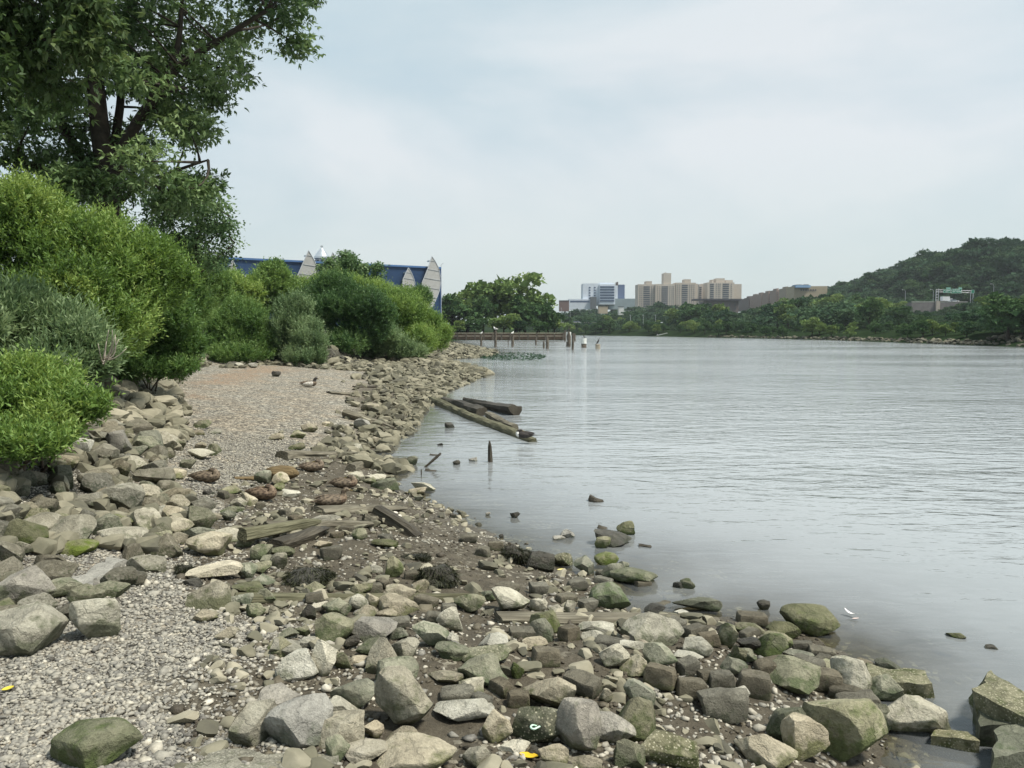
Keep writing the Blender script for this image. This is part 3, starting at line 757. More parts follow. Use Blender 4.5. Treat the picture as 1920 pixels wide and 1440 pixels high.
RUBM = tone_mat('rubble_stone', [(0, (.05, .048, .04)), (.3, (.12, .115, .08)), (.6, (.22, .205, .15)), (1, (.38, .35, .27))], nscale=9)
# second, lower layer between the big ones so that no bare slope shows
for it in range(4200):
    X, Y = rr.uniform(-14, -2.5), rr.uniform(2.4, 30); 
    rub.append((int(rr.integers(10)), X, Y, 0, (q_ := min(.3, .038 * math.hypot(X, Y))) * rr.uniform(.6, 1.2), q_ * .8 * rr.uniform(.6, 1.2), q_ * .66, rr.uniform(0, 6.28), rr.uniform(-.4, .4), rr.uniform(.15, .6)))
# the stony point and the spits beyond: hundreds of small stones
for it in range(21000):
    Y = 14 + 96 * rr.uniform(0, 1) ** 1.5; X = rr.uniform(-13, 0) if Y < 60 else rr.uniform(-14, 2)
    s = (.20 if Y < 30 else .23) * float(np.clip(rr.lognormal(0, .38), .5, 2.2)) * (1 if Y < 45 else 1.5)
    rub.append((int(rr.integers(10)), X, Y, 1, s * 1.1, s * .85, s * .66, rr.uniform(0, 6.28), rr.uniform(-.4, .4), rr.uniform(.12, .62)))
P_ = np.array([(q[1], q[2]) for q in rub]); dd = signed(P_, shore, landpoly); ee = signed(P_, toe, toepoly); zz = zg(P_)
SLB = np.array([gnd(*q_)[:2] for q_ in ((140, 1108), (160, 1098), (180, 1085), (200, 1070), (220, 1056))])
keep = []
for q, d, e, z in zip(rub, dd, ee, zz):
    if q[3] == 0:
        if (-.2 if q[2] < 9.5 else .4) < e < 4 and np.all(np.hypot(SLB[:, 0] - q[1], SLB[:, 1] - q[2]) > .26): keep.append(q[:3] + (z - .05,) + q[4:])
    elif q[3] == 1:
        lim = np.interp(q[2], [14, 20, 24, 30, 37, 44, 60, 110], [.5, .6, 1.3, 2.2, 3.6, 6.5, 9, 9])
        if -.45 < d < lim + .5 * rr.normal() or (q[2] > 34 and e > -1.2 and d > 0 and e < 5): keep.append(q[:3] + (z - .12 * q[4],) + q[4:9] + ((q[9] if e < .6 + .5 * rr.normal() else .18 * rr.uniform()),))
    else: keep.append(q)
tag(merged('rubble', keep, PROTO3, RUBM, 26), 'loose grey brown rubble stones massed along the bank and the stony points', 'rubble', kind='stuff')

# broken stone between the bigger ones on the muddy foreshore
chips = []
n = 5200; Yp = 3.2 + 11 * rr.uniform(0, 1, n) ** 1.25; Xp = rr.uniform(-.45, .72, n) * Yp; P_ = np.stack([Xp, Yp], -1)
ok = (signed(P_, gravline, gravpoly) < .15) & (signed(P_, shore, landpoly) > -.12) & (waves(P_, 35, .38, 3) > rr.normal(size=n) * .3 - .05); P_ = P_[ok]; zz = zg(P_)
for (X, Y), z in zip(P_, zz):
    s = float(np.clip(rr.lognormal(-2.5, .4), .045, .17))
    if clear_of(X, Y, s * .4, .8): chips.append((int(rr.integers(10)), X, Y, z - .15 * s, s * 1.2, s * .9, s * .62, rr.uniform(0, 6.28), rr.uniform(-.4, .4), rr.uniform(.1, .8)))
tag(merged('stone_chips', chips, PROTO3, RUBM, 26), 'broken olive and tan stone chips strewn between the larger foreshore stones', 'rubble', kind='stuff')
# ---- pebbles
def pebbles(name, pts, size, tone, label, mat, squash=.55):
    n = len(pts); V, Fs = ico(1); m = len(V)
    S = size[:, None] * np.stack([rr.uniform(.75, 1.3, n), rr.uniform(.6, 1.0, n), rr.uniform(.35, squash + .2, n)], -1)
    jit = 1 + .22 * rr.normal(size=(n, m, 1))
    P3 = V[None] * jit * S[:, None, :] * .5
    a = rr.uniform(0, 6.28, n); c, s = np.cos(a), np.sin(a)
    tl = rr.normal(size=n) * .3; ct, st = np.cos(tl), np.sin(tl)
    x, y, z = P3[..., 0], P3[..., 1], P3[..., 2]
    y, z = y * ct[:, None] - z * st[:, None], y * st[:, None] + z * ct[:, None]
    x, y = x * c[:, None] - y * s[:, None], x * s[:, None] + y * c[:, None]
    Q = np.stack([x, y, z], -1) + pts[:, None, :]
    FF = (Fs[None] + (np.arange(n) * m)[:, None, None]).reshape(-1, 3)
    me = tri_mesh(name, Q.reshape(-1, 3), FF)
    at_ = me.attributes.new('tone', 'FLOAT', 'FACE'); at_.data.foreach_set('value', np.repeat(tone, len(Fs)).astype(np.float32))
    return tag(obj(name, me, mat), label, name, kind='stuff')
PEBM = tone_mat('pebble_stone', [(0, (.05, .045, .038)), (.28, (.15, .145, .13)), (.5, (.25, .24, .205)), (.75, (.34, .32, .265)), (1, (.52, .49, .41))], rough=.75, nscale=60, bump=.2)
n = 150000
Yp = 2.9 + 13 * rr.uniform(0, 1, n) ** 1.6; Xp = rr.uniform(-.72, .15, n) * Yp + rr.uniform(-.3, .3, n); P_ = np.stack([Xp, Yp], -1)
q = signed(P_, gravline, gravpoly) + .25 * waves(P_, 21, .6, 4)
e = signed(P_, toe, toepoly); 
k = (q > rr.normal(size=n) * .22 - .05) & (e < 2.5)
P_ = P_[k]; sz = np.clip(rr.lognormal(-3.9, .36, len(P_)), .011, .06) * (1 + .035 * np.maximum(P_[:, 1] - 6, 0))
brown = smooth((waves(P_, 77, .35, 2) - .35) / .4)
z = zg(P_) + .010 * waves(P_, 11, 4.5, 3) * (P_[:, 1] < 14) + sz * .12
pebbles('gravel', np.column_stack([P_, z]), sz, np.clip(rr.normal(.48, .16, len(P_)) - .12 * brown, 0, 1), 'grey and pale rounded pebbles of the gravel beach', PEBM)
n = 30000
Yp = 3.0 + 13 * rr.uniform(0, 1, n) ** 1.4; Xp = rr.uniform(-.5, .75, n) * Yp; P_ = np.stack([Xp, Yp], -1)
q = signed(P_, gravline, gravpoly); d = signed(P_, shore, landpoly)
clump = waves(P_, 31, .45, 3)
k = (q < .3) & (d > .05) & (clump > rr.normal(size=n) * .35 + .02)
P_ = P_[k]; sz = np.clip(rr.lognormal(-3.62, .42, len(P_)), .012, .10)
z = zg(P_) + .010 * waves(P_, 11, 4.5, 3) * (P_[:, 1] < 14) + sz * .10
pebbles('shingle', np.column_stack([P_, z]), sz, np.clip(rr.normal(.6, .2, len(P_)), 0, 1), 'pale stone chips and shell bits scattered over the dark mud', PEBM)
n = 26000      # dark mud crumbs and small stones
Yp = 3.0 + 12 * rr.uniform(0, 1, n) ** 1.3; Xp = rr.uniform(-.45, .75, n) * Yp; P_ = np.stack([Xp, Yp], -1)
q = signed(P_, gravline, gravpoly); d = signed(P_, shore, landpoly)
k = (q < .2) & (d > -.25) & (waves(P_, 35, .5, 3) > rr.normal(size=n) * .4 - .15)
P_ = P_[k]; sz = np.clip(rr.lognormal(-3.7, .5, len(P_)), .01, .12)
z = zg(P_) + .010 * waves(P_, 11, 4.5, 3) * (P_[:, 1] < 14) + sz * .05
CRM = tone_mat('mud_crumb', [(0, (.03, .025, .018)), (.5, (.07, .06, .043)), (1, (.13, .115, .08))], rough=.6, nscale=50)
pebbles('mud_crumbs', np.column_stack([P_, z]), sz, np.clip(rr.normal(.5, .25, len(P_)), 0, 1), 'dark muddy crumbs and small wet stones on the foreshore', CRM)
# ------------------------------------------------------------------ foliage
def unit(a): return a / (np.linalg.norm(a, axis=-1, keepdims=True) + 1e-9)

def leaf_quads(P, D, L_, W_, r, flat=.55, fold=.12):
    n = len(P); D = unit(D)
    up = np.array([0, 0, 1.0]) * flat + r.normal(size=(n, 3)) * (1 - flat)
    S = unit(np.cross(D, up)); Nn = np.cross(S, D)
    L_ = np.broadcast_to(L_, (n,))[:, None]; W_ = np.broadcast_to(W_, (n,))[:, None]
    mid = P + D * L_ * .45
    return np.stack([P, mid + S * W_ * .5 + Nn * W_ * fold, P + D * L_ - Nn * L_ * .08, mid - S * W_ * .5 + Nn * W_ * fold], 1)

def lobes_points(lobes, n, r, lo=.62, hi=1.0, bottom=-.55):
    """points near the surface of a union of ellipsoid lobes, with outward directions; pieces buried in another lobe are thinned"""
    Cn = np.array([l[0] for l in lobes]); Rd = np.array([l[1] for l in lobes])
    w = (Rd[:, 0] * Rd[:, 2]); k = r.choice(len(lobes), n, p=w / w.sum())
    u = unit(r.normal(size=(n, 3))); u[:, 2] = np.where((u[:, 2] < bottom) & (r.uniform(size=n) < .8), -u[:, 2], u[:, 2])
    rho = r.uniform(lo ** 2, hi ** 2, n) ** .5
    P = Cn[k] + Rd[k] * u * rho[:, None]
    dmin = np.full(n, 9.0)
    for i in range(len(lobes)):
        q = np.linalg.norm((P - Cn[i]) / Rd[i], axis=1); dmin = np.where(k == i, dmin, np.minimum(dmin, q))
    keep = (dmin > .72) | (r.uniform(size=n) < .15)
    return P[keep], u[keep], k[keep]

def shrub_mesh(name, lobes, shoots, seed, shoot_len=.30, leaves_n=13, leaf=(.055, .014), up=.8, out=.8, spread=.75, fill=2500, lobe_tone=.13, zmin=None, tone0=.5, yellow=0.0, bottom=-.75):
    r = np.random.default_rng(seed)
    P, u, k = lobes_points(lobes, shoots, r, bottom=bottom)
    n = len(P)
    D = unit(u * out + np.array([0, 0, up]) + r.normal(size=(n, 3)) * .28)
    lt = r.normal(size=len(lobes)) * lobe_tone
    st = lt[k] + r.normal(size=n) * .14
    st = st + .12 * waves(P, seed + 5, .35, 2)
    sl = shoot_len * np.where(r.uniform(size=n) < .13, r.uniform(1.3, 2.4, n), r.uniform(.55, 1.25, n))
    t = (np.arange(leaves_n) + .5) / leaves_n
    ang = np.arange(leaves_n) * 2.4
    A = unit(np.cross(D, r.normal(size=(n, 3)))); B = np.cross(D, A)
    rad = A[:, None, :] * np.cos(ang)[None, :, None] + B[:, None, :] * np.sin(ang)[None, :, None]
    base = P[:, None, :] + D[:, None, :] * (sl[:, None] * (t - .5)[None, :])[..., None]
    ld = D[:, None, :] * (.55 + .5 * t)[None, :, None] + rad * spread + r.normal(size=base.shape) * .15
    base = base.reshape(-1, 3); ld = ld.reshape(-1, 3); m = len(base)
    Ls = leaf[0] * r.uniform(.65, 1.25, m); Ws = leaf[1] * r.uniform(.75, 1.25, m)
    tone = np.repeat(tone0 + st, leaves_n) + np.tile(.24 * (t - .5), n) + r.normal(size=m) * .08  # tips lighter: young leaves, and a sunlit look put into the tone
    if yellow: tone = np.where(r.uniform(size=m) < yellow, .98, tone)
    Q = leaf_quads(base, ld, Ls, Ws, r)
    # larger, darker filler leaves inside
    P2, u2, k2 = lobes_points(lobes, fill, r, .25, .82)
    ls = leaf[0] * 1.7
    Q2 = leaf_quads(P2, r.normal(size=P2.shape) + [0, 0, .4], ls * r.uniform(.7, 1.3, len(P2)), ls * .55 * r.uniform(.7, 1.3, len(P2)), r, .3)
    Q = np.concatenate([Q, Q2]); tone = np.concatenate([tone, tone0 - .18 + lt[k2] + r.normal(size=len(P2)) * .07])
    if zmin is not None:
        ok = Q[:, :, 2].min(1) > zmin; Q, tone = Q[ok], tone[ok]
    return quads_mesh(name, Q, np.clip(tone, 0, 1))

BARK = simple_mat('bark_dark', (.035, .028, .020), .9, .4, 8, .8)
TWIG = simple_mat('twig_brown', (.085, .065, .045), .9, .3, 12, .3)
DEAD = simple_mat('twig_bleached', (.34, .30, .25), .9, .25, 14, .3)
LEAF = {
 'lime': leaf_mat('leaf_lime', (0.0549, 0.1176, 0.0188), (0.1411, 0.2586, 0.0408), (0.2744, 0.384, 0.0784)),
 'green': leaf_mat('leaf_green', (0.0363, 0.0908, 0.0198), (0.0908, 0.1898, 0.0363), (0.1898, 0.3053, 0.0693)),
 'deep': leaf_mat('leaf_deep', (0.0263, 0.0691, 0.023), (0.0592, 0.1349, 0.0362), (0.1234, 0.2219, 0.0624)),
 'grey': leaf_mat('leaf_grey_green', (0.058, 0.1158, 0.0425), (0.1352, 0.222, 0.0868), (0.2509, 0.3475, 0.1544)),
 'maple': leaf_mat('leaf_maple', (0.0382, 0.0813, 0.0287), (0.086, 0.1576, 0.0503), (0.2031, 0.2987, 0.1074), trans=.3),
 'maple2': leaf_mat('leaf_yellowing', (0.036, 0.075, 0.02), (0.072, 0.128, 0.036), (0.155, 0.195, 0.07), trans=.35),
 'poplar': leaf_mat('leaf_poplar', (0.0315, 0.0788, 0.028), (0.0805, 0.161, 0.0525), (0.2013, 0.2975, 0.1137)),
 'far': leaf_mat('leaf_far', (0.0207, 0.0552, 0.0207), (0.0483, 0.107, 0.0345), (0.107, 0.181, 0.0587), trans=.2, rough=.9),
 'farlime': leaf_mat('leaf_far_lime', (0.0522, 0.1026, 0.026), (0.121, 0.1955, 0.0485), (0.2328, 0.3074, 0.0894), trans=.2, rough=.9),
 'farold': leaf_mat('leaf_far_dark', (0.0143, 0.0428, 0.0231), (0.0338, 0.0784, 0.0357), (0.0749, 0.1319, 0.057), trans=.2, rough=.9),
}

def plant(name, label, cat, base, foliage, lmat, stems, smat, group=None, mname='stem'):
    """thing > foliage (crown) and woody part"""
    t = empty(name, label, cat, base, group=group)
    M = Matrix.Translation(-Vector(base))
    foliage.transform(M)
    obj(foliage.name, foliage, lmat, t)
    if stems is not None:
        me = stems.mesh(mname, True); me.transform(M); obj(mname, me, smat, t)
    return t

def stems_to(base, lobes, r, n=9, r0=.035):
    mb = MB(); base = np.asarray(base)
    for i in range(n):
        c, rad = lobes[i % len(lobes)]; tip = np.asarray(c) + np.asarray(rad) * r.normal(size=3) * .35
        b0 = base + np.array([r.normal() * .22, r.normal() * .22, -.12]); m = (b0 + tip) / 2 + r.normal(size=3) * .12 + [0, 0, .12]
        t = np.linspace(0, 1, 7)[:, None]; pts = (1 - t) ** 2 * b0 + 2 * t * (1 - t) * m + t ** 2 * tip
        mb.tube(pts, np.linspace(r0, r0 * .25, 7) * r.uniform(.7, 1.2), 5)
    return mb

def px_lobes(spec):
    out = []
    for (px, py, rx, ry, Y) in spec:
        c = at(px, py, Y); s = Y / F
        out.append((c, np.array([rx * s, max(rx, ry) * s * .9, ry * s])))
    return out

def px_shrub(name, label, spec, base_px, lm, shoots, seed, group='shrubs along the bank', fill=2500, stem=TWIG, jitter=11, **k):
    r = np.random.default_rng(seed + 500)
    lobes = [(c, q * .92) for c, q in px_lobes(spec)]
    more = []
    for c, rad in lobes:                       # smaller lobes break the outline
        for j in range(jitter):
            u = unit(r.normal(size=3)); u[2] = abs(u[2]) * .9 - .15
            more.append((c + rad * u * r.uniform(.75, 1.08), rad * r.uniform(.12, .42)))
    lobes = lobes + more
    Y = spec[0][4] if len(base_px) < 3 else base_px[2]
    b = at(base_px[0], base_px[1], Y); b[2] = float(zg(b[None, :2])[0])
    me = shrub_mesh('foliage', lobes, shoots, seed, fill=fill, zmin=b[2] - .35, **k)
    return plant(name, label, 'shrub', b, me, LEAF[lm], stems_to(b, lobes[:len(spec)], r, 9, .02), stem, group)

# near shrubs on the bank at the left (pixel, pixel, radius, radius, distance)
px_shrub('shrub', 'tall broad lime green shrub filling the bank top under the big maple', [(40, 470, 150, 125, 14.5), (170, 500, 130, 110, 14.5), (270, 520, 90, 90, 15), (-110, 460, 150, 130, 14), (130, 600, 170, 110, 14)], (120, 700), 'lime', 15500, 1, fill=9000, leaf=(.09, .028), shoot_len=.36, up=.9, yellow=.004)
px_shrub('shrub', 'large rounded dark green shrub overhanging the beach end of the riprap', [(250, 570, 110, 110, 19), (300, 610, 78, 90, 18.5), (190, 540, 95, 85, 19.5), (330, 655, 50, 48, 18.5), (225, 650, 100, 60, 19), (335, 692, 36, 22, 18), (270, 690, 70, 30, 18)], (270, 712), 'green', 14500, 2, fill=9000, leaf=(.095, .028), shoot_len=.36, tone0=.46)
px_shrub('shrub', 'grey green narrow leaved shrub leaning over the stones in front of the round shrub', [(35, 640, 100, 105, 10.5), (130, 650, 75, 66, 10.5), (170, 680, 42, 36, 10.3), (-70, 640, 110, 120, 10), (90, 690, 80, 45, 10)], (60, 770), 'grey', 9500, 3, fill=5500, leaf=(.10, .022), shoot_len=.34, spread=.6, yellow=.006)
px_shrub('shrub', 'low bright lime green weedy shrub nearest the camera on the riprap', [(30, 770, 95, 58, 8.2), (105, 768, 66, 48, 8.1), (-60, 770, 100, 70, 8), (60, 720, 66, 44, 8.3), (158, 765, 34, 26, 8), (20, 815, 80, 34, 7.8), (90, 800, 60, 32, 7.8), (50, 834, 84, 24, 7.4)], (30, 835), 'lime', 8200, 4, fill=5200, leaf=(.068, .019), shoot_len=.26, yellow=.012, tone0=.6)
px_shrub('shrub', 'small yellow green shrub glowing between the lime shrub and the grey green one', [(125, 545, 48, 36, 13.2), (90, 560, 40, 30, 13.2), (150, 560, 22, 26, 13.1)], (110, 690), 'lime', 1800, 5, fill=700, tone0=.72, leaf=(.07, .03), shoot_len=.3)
# bare bleached branches hanging out of the shrubs
def dead_branch(label, a, b, Y, n, seed, drop):
    r = np.random.default_rng(seed); mb = MB(); A = at(*a, Y)
    for i in range(n):
        B = at(b[0] + r.normal() * 22, b[1] + r.normal() * 16, Y - r.uniform(0, .5)); m = (A + B) / 2 + r.normal(size=3) * .06 - [0, 0, drop]
        t = np.linspace(0, 1, 8)[:, None]; pts = (1 - t) ** 2 * A + 2 * t * (1 - t) * m + t ** 2 * B
        mb.tube(pts - A, np.linspace(.012, .004, 8), 5)
    o = mb.build('dead_branch', DEAD, None, True); o.location = A; tag(o, label, 'branch')
dead_branch('bare grey twigs curving out of the grey green shrub', (196, 672), (228, 640), 10.0, 9, 5, .12)
dead_branch('bleached dead branches lying on the dark stones under the grey green shrub', (90, 708), (145, 695), 9.2, 9, 6, -.02)
dead_branch('thin bleached twig poking from the low weedy shrub', (80, 692), (60, 700), 8.9, 4, 8, 0)

# shrubs at the far end of the beach
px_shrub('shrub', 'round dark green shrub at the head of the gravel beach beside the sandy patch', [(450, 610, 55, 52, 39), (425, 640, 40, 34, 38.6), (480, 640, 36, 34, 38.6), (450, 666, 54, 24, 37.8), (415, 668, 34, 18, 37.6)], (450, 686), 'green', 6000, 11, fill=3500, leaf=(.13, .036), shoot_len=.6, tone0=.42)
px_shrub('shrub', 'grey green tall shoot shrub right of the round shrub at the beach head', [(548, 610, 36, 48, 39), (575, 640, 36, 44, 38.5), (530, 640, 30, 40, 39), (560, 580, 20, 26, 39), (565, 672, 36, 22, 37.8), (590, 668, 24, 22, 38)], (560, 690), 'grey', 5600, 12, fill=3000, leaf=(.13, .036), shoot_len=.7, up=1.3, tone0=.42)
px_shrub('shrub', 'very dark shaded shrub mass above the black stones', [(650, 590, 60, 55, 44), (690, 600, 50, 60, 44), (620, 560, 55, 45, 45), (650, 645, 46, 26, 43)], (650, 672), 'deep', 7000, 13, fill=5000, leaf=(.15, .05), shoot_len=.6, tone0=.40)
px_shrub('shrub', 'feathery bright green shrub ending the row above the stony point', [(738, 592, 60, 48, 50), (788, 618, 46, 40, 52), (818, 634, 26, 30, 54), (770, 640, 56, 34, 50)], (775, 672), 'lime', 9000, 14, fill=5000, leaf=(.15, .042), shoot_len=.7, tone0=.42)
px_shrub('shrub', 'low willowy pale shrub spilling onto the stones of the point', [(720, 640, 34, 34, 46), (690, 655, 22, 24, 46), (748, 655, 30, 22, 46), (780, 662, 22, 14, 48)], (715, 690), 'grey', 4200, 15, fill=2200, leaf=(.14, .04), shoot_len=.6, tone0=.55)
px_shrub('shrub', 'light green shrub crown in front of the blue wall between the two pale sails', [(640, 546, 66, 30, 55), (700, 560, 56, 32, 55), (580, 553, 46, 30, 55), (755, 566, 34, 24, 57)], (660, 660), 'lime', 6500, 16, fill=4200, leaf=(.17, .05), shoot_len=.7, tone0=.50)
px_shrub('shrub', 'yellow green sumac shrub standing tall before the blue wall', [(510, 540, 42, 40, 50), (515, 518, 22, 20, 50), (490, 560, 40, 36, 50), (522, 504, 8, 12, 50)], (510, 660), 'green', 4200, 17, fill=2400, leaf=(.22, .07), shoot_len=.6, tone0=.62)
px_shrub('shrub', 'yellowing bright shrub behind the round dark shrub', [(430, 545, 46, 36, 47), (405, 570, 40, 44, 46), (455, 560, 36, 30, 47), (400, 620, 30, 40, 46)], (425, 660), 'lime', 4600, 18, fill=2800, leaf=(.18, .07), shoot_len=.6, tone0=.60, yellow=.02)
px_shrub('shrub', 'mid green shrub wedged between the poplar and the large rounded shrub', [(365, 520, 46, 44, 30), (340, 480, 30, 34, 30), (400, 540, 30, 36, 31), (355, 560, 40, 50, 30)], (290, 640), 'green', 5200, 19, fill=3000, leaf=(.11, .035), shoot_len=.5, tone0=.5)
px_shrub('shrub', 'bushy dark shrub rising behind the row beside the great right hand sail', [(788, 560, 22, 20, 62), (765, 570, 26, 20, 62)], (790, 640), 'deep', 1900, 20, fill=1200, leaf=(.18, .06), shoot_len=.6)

# ------------------------------------------------------------------ trees near
def leafy_tree(name, label, trunk_pts, trunk_r, limbs, clumps, lm, seed, twigs=46, per=14, leaf=(.12, .085), group=None, droop=.25, tone0=.45, clump_tone=.12, fill=0, zlab='crown', star=False):
    r = np.random.default_rng(seed)
    base = np.asarray(trunk_pts[0], float)
    mb = MB(); mb.tube(trunk_pts, trunk_r, 10)
    for pts, rad in limbs: mb.tube(pts, rad, 7)
    joints = np.concatenate([np.asarray(trunk_pts)[1:]] + [np.asarray(p)[1:] for p, _ in limbs])
    P, D, T = [], [], []
    for c, rad in clumps:
        j = joints[np.argmin(np.linalg.norm(joints - c, axis=1) + .6 * np.maximum(joints[:, 2] - c[2], 0))]
        m = (j + c) / 2 + r.normal(size=3) * .15
        t = np.linspace(0, 1, 6)[:, None]; mb.tube((1 - t) ** 2 * j + 2 * t * (1 - t) * m + t ** 2 * c, np.linspace(.035, .010, 6), 4)
        ct = r.normal() * clump_tone
        u = unit(r.normal(size=(twigs, 3))); tip = c + rad * u * r.uniform(.25, 1, (twigs, 1)) ** .5
        for q in tip[::6]:
            mb.tube(np.array([c, (c + q) / 2 + [0, 0, .05], q]), [.010, .006, .003], 3)
        tt = ct + r.normal(size=twigs) * .10
        pp = np.repeat(tip, per, 0) + r.normal(size=(twigs * per, 3)) * np.array([.16, .16, .11])
        P.append(pp); D.append(np.repeat(u, per, 0) * .6 + r.normal(size=(twigs * per, 3)) * .7 + np.array([0, 0, -droop])); T.append(np.repeat(tt, per) + r.normal(size=twigs * per) * .09)
    P, D, T = np.concatenate(P), np.concatenate(D), np.concatenate(T) + tone0
    L0 = leaf[0] * r.uniform(.7, 1.25, len(P)); D = unit(D)
    if star:
        S = unit(np.cross(D, np.array([0, 0, .6]) + r.normal(size=P.shape) * .4))
        Q = np.concatenate([leaf_quads(P, D + S * q, L0 * (1 if q == 0 else .8), L0 * .36, r, .75, .06) for q in (-.95, 0, .95)]); T = np.tile(T, 3)
    else: Q = leaf_quads(P, D, L0, leaf[1] * r.uniform(.75, 1.2, len(P)), r, .6, .1)
    return plant(name, label, 'tree', tuple(base), quads_mesh(zlab, Q, np.clip(T, 0, 1)), LEAF[lm], mb, BARK, group, 'trunk')

def clumps_in(poly, n, Y0, dY, rad, seed, squash=.8):
    r = np.random.default_rng(seed); poly = np.array(poly, float); lo, hi = poly.min(0), poly.max(0); out = []
    pts = []
    tries = 0
    while len(out) < n and tries < 20000:
        tries += 1
        p = r.uniform(lo, hi); Y = Y0 + r.uniform(-dY, dY)
        if not inside(p[None], poly)[0]: continue
        ed = seg_dist(p[None], np.vstack([poly, poly[:1]]))[0]
        rp = min(rad * r.uniform(.7, 1.25), ed + 8)
        if rp < rad * .28 or ed < 4: continue
        if any((abs(p[0] - q[0]) + abs(p[1] - q[1])) < .62 * (rp + q[2]) and abs(Y - q[3]) < .9 for q in pts): continue
        pts.append((p[0], p[1], rp, Y)); s = Y / F
        out.append((at(p[0], p[1], Y), np.array([rp * s, rp * s, rp * s * squash])))
    return out

def curve(pts_px, Y, n=10):
    P = np.array([at(x, y, Y + d) for x, y, d in pts_px]); t = np.linspace(0, len(P) - 1, n); i = np.minimum(t.astype(int), len(P) - 2); f = (t - i)[:, None]
    m = lambda k: P[np.clip(k, 0, len(P) - 1)]
    return .5 * ((2 * m(i)) + (-m(i - 1) + m(i + 1)) * f + (2 * m(i - 1) - 5 * m(i) + 4 * m(i + 1) - m(i + 2)) * f ** 2 + (-m(i - 1) + 3 * m(i) - 3 * m(i + 1) + m(i + 2)) * f ** 3)

TY = 19.0
b0 = at(205, 700, TY); b0[2] = float(zg(b0[None, :2])[0]) - .1
trunk = np.vstack([b0[None], curve([(205, 420, 0), (200, 330, 0), (185, 220, .2), (175, 60, .4), (180, -150, .6), (190, -330, .6)], TY, 14)])
limbs = [(curve([(203, 360, 0), (235, 270, -.3), (285, 190, -.6), (330, 130, -.9), (420, 70, -1.3), (500, 20, -1.8)], TY, 14), np.linspace(.17, .04, 14)),
         (curve([(285, 190, -.6), (330, 100, -.2), (340, 20, 0), (350, -120, .2)], TY, 10), np.linspace(.10, .03, 10)),
         (curve([(200, 380, 0), (140, 280, .6), (95, 180, 1.0), (60, 20, 1.3), (40, -150, 1.5)], TY, 12), np.linspace(.17, .05, 12)),
         (curve([(203, 340, 0), (225, 200, .8), (235, 60, 1.2), (260, -140, 1.5)], TY, 10), np.linspace(.13, .04, 10)),
         (curve([(205, 400, 0), (260, 350, -.5), (330, 320, -1.0), (390, 300, -1.4)], TY, 10), np.linspace(.08, .02, 10)),
         (curve([(203, 350, 0), (130, 330, -.8), (60, 310, -1.4), (-40, 290, -2)], TY, 10), np.linspace(.10, .03, 10)),
         (curve([(290, 185, -.6), (320, 172, -1.0), (350, 165, -1.2)], TY, 6), np.linspace(.04, .015, 6))]
OUT = [(-170, -420), (300, -460), (520, -260), (590, -60), (602, 15), (560, 55), (592, 105), (548, 128), (505, 120), (490, 150), (495, 205), (455, 228), (405, 205), (395, 235), (425, 285), (392, 300), (402, 340), (395, 380), (330, 400), (250, 390), (150, 385), (40, 360), (-60, 350), (-170, 330)]
LIMB = np.array([(203, 400), (203, 360), (235, 270), (285, 190), (330, 130), (420, 70)], float)
def clear_limb(cl):
    out = []
    for c, rad in cl:
        d = seg_dist(np.array([pix(c)]), LIMB)[0]
        if d < 30 and pix(c)[1] < 300 and c[1] < TY + .6: c = at(*pix(c), TY + 1.4 + rad[0])
        out.append((c, rad))
    return out
leafy_tree('maple_tree', 'huge dark maple with a slanting limb towering over the shrubs', trunk, np.linspace(.30, .10, 15), limbs, clear_limb(clumps_in(OUT, 185, TY, 3.0, 46, 3, .62)), 'maple', 31, twigs=30, per=9, leaf=(.16, .10), tone0=.54, clump_tone=.16, star=True)
lb = np.array([-9.6, 9.0, float(zg([[-9.6, 9.0]])[0]) - .1])
lim2 = [(np.array([lb + [0, 0, 3.2], at(-120, 120, 9.6), at(-40, 60, 10.0), at(70, 60, 10.4)]), [.14, .10, .06, .02]),
        (np.array([lb + [0, 0, 4.2], at(-160, -60, 9.8), at(20, -60, 10.4), at(130, -20, 10.8)]), [.13, .09, .05, .02])]
OUT2 = [(-260, -250), (80, -260), (175, -120), (165, -10), (190, 70), (172, 150), (150, 165), (120, 235), (100, 250), (70, 200), (20, 180), (-60, 200), (-260, 220)]
leafy_tree('maple_tree', 'yellowing maple whose nearer branches hang in at the upper left corner', np.array([lb, lb + [0, .05, 2], lb + [-.05, .1, 4.2], lb + [-.1, .1, 7.5]]), [.24, .2, .16, .06], lim2, clumps_in(OUT2, 42, 10.3, 1.0, 60, 5), 'maple2', 33, twigs=34, per=8, leaf=(.14, .085), tone0=.50, droop=.6, star=True)
OUT3 = [(300, 330), (380, 335), (398, 345), (412, 370), (432, 385), (436, 415), (428, 430), (448, 450), (440, 470), (418, 500), (360, 510), (300, 480), (270, 430), (275, 370)]
pb = at(300, 640, 26); pb[2] = float(zg(pb[None, :2])[0])
leafy_tree('poplar_tree', 'slender young poplar in front of the maple at the left end of the blue wall', np.vstack([pb[None], curve([(345, 560, 0), (372, 450, 0), (388, 350, 0)], 26, 6)]), np.linspace(.10, .02, 7),
           [(curve([(377, 470, 0), (405, 440, 0), (430, 405, 0)], 26, 5), np.linspace(.03, .01, 5)), (curve([(377, 500, 0), (340, 450, 0), (310, 400, .2)], 26, 5), np.linspace(.03, .01, 5)), (curve([(377, 510, 0), (410, 480, 0), (440, 455, 0)], 26, 5), np.linspace(.03, .01, 5))],
           clumps_in(OUT3, 46, 26, 1.0, 20, 9), 'poplar', 35, twigs=26, per=9, leaf=(.11, .08), tone0=.5)
OUT4 = [(632, 490), (650, 472), (668, 482), (674, 505), (672, 530), (632, 530), (626, 510)]
sb = at(652, 655, 60); sb[2] = float(zg(sb[None, :2])[0])
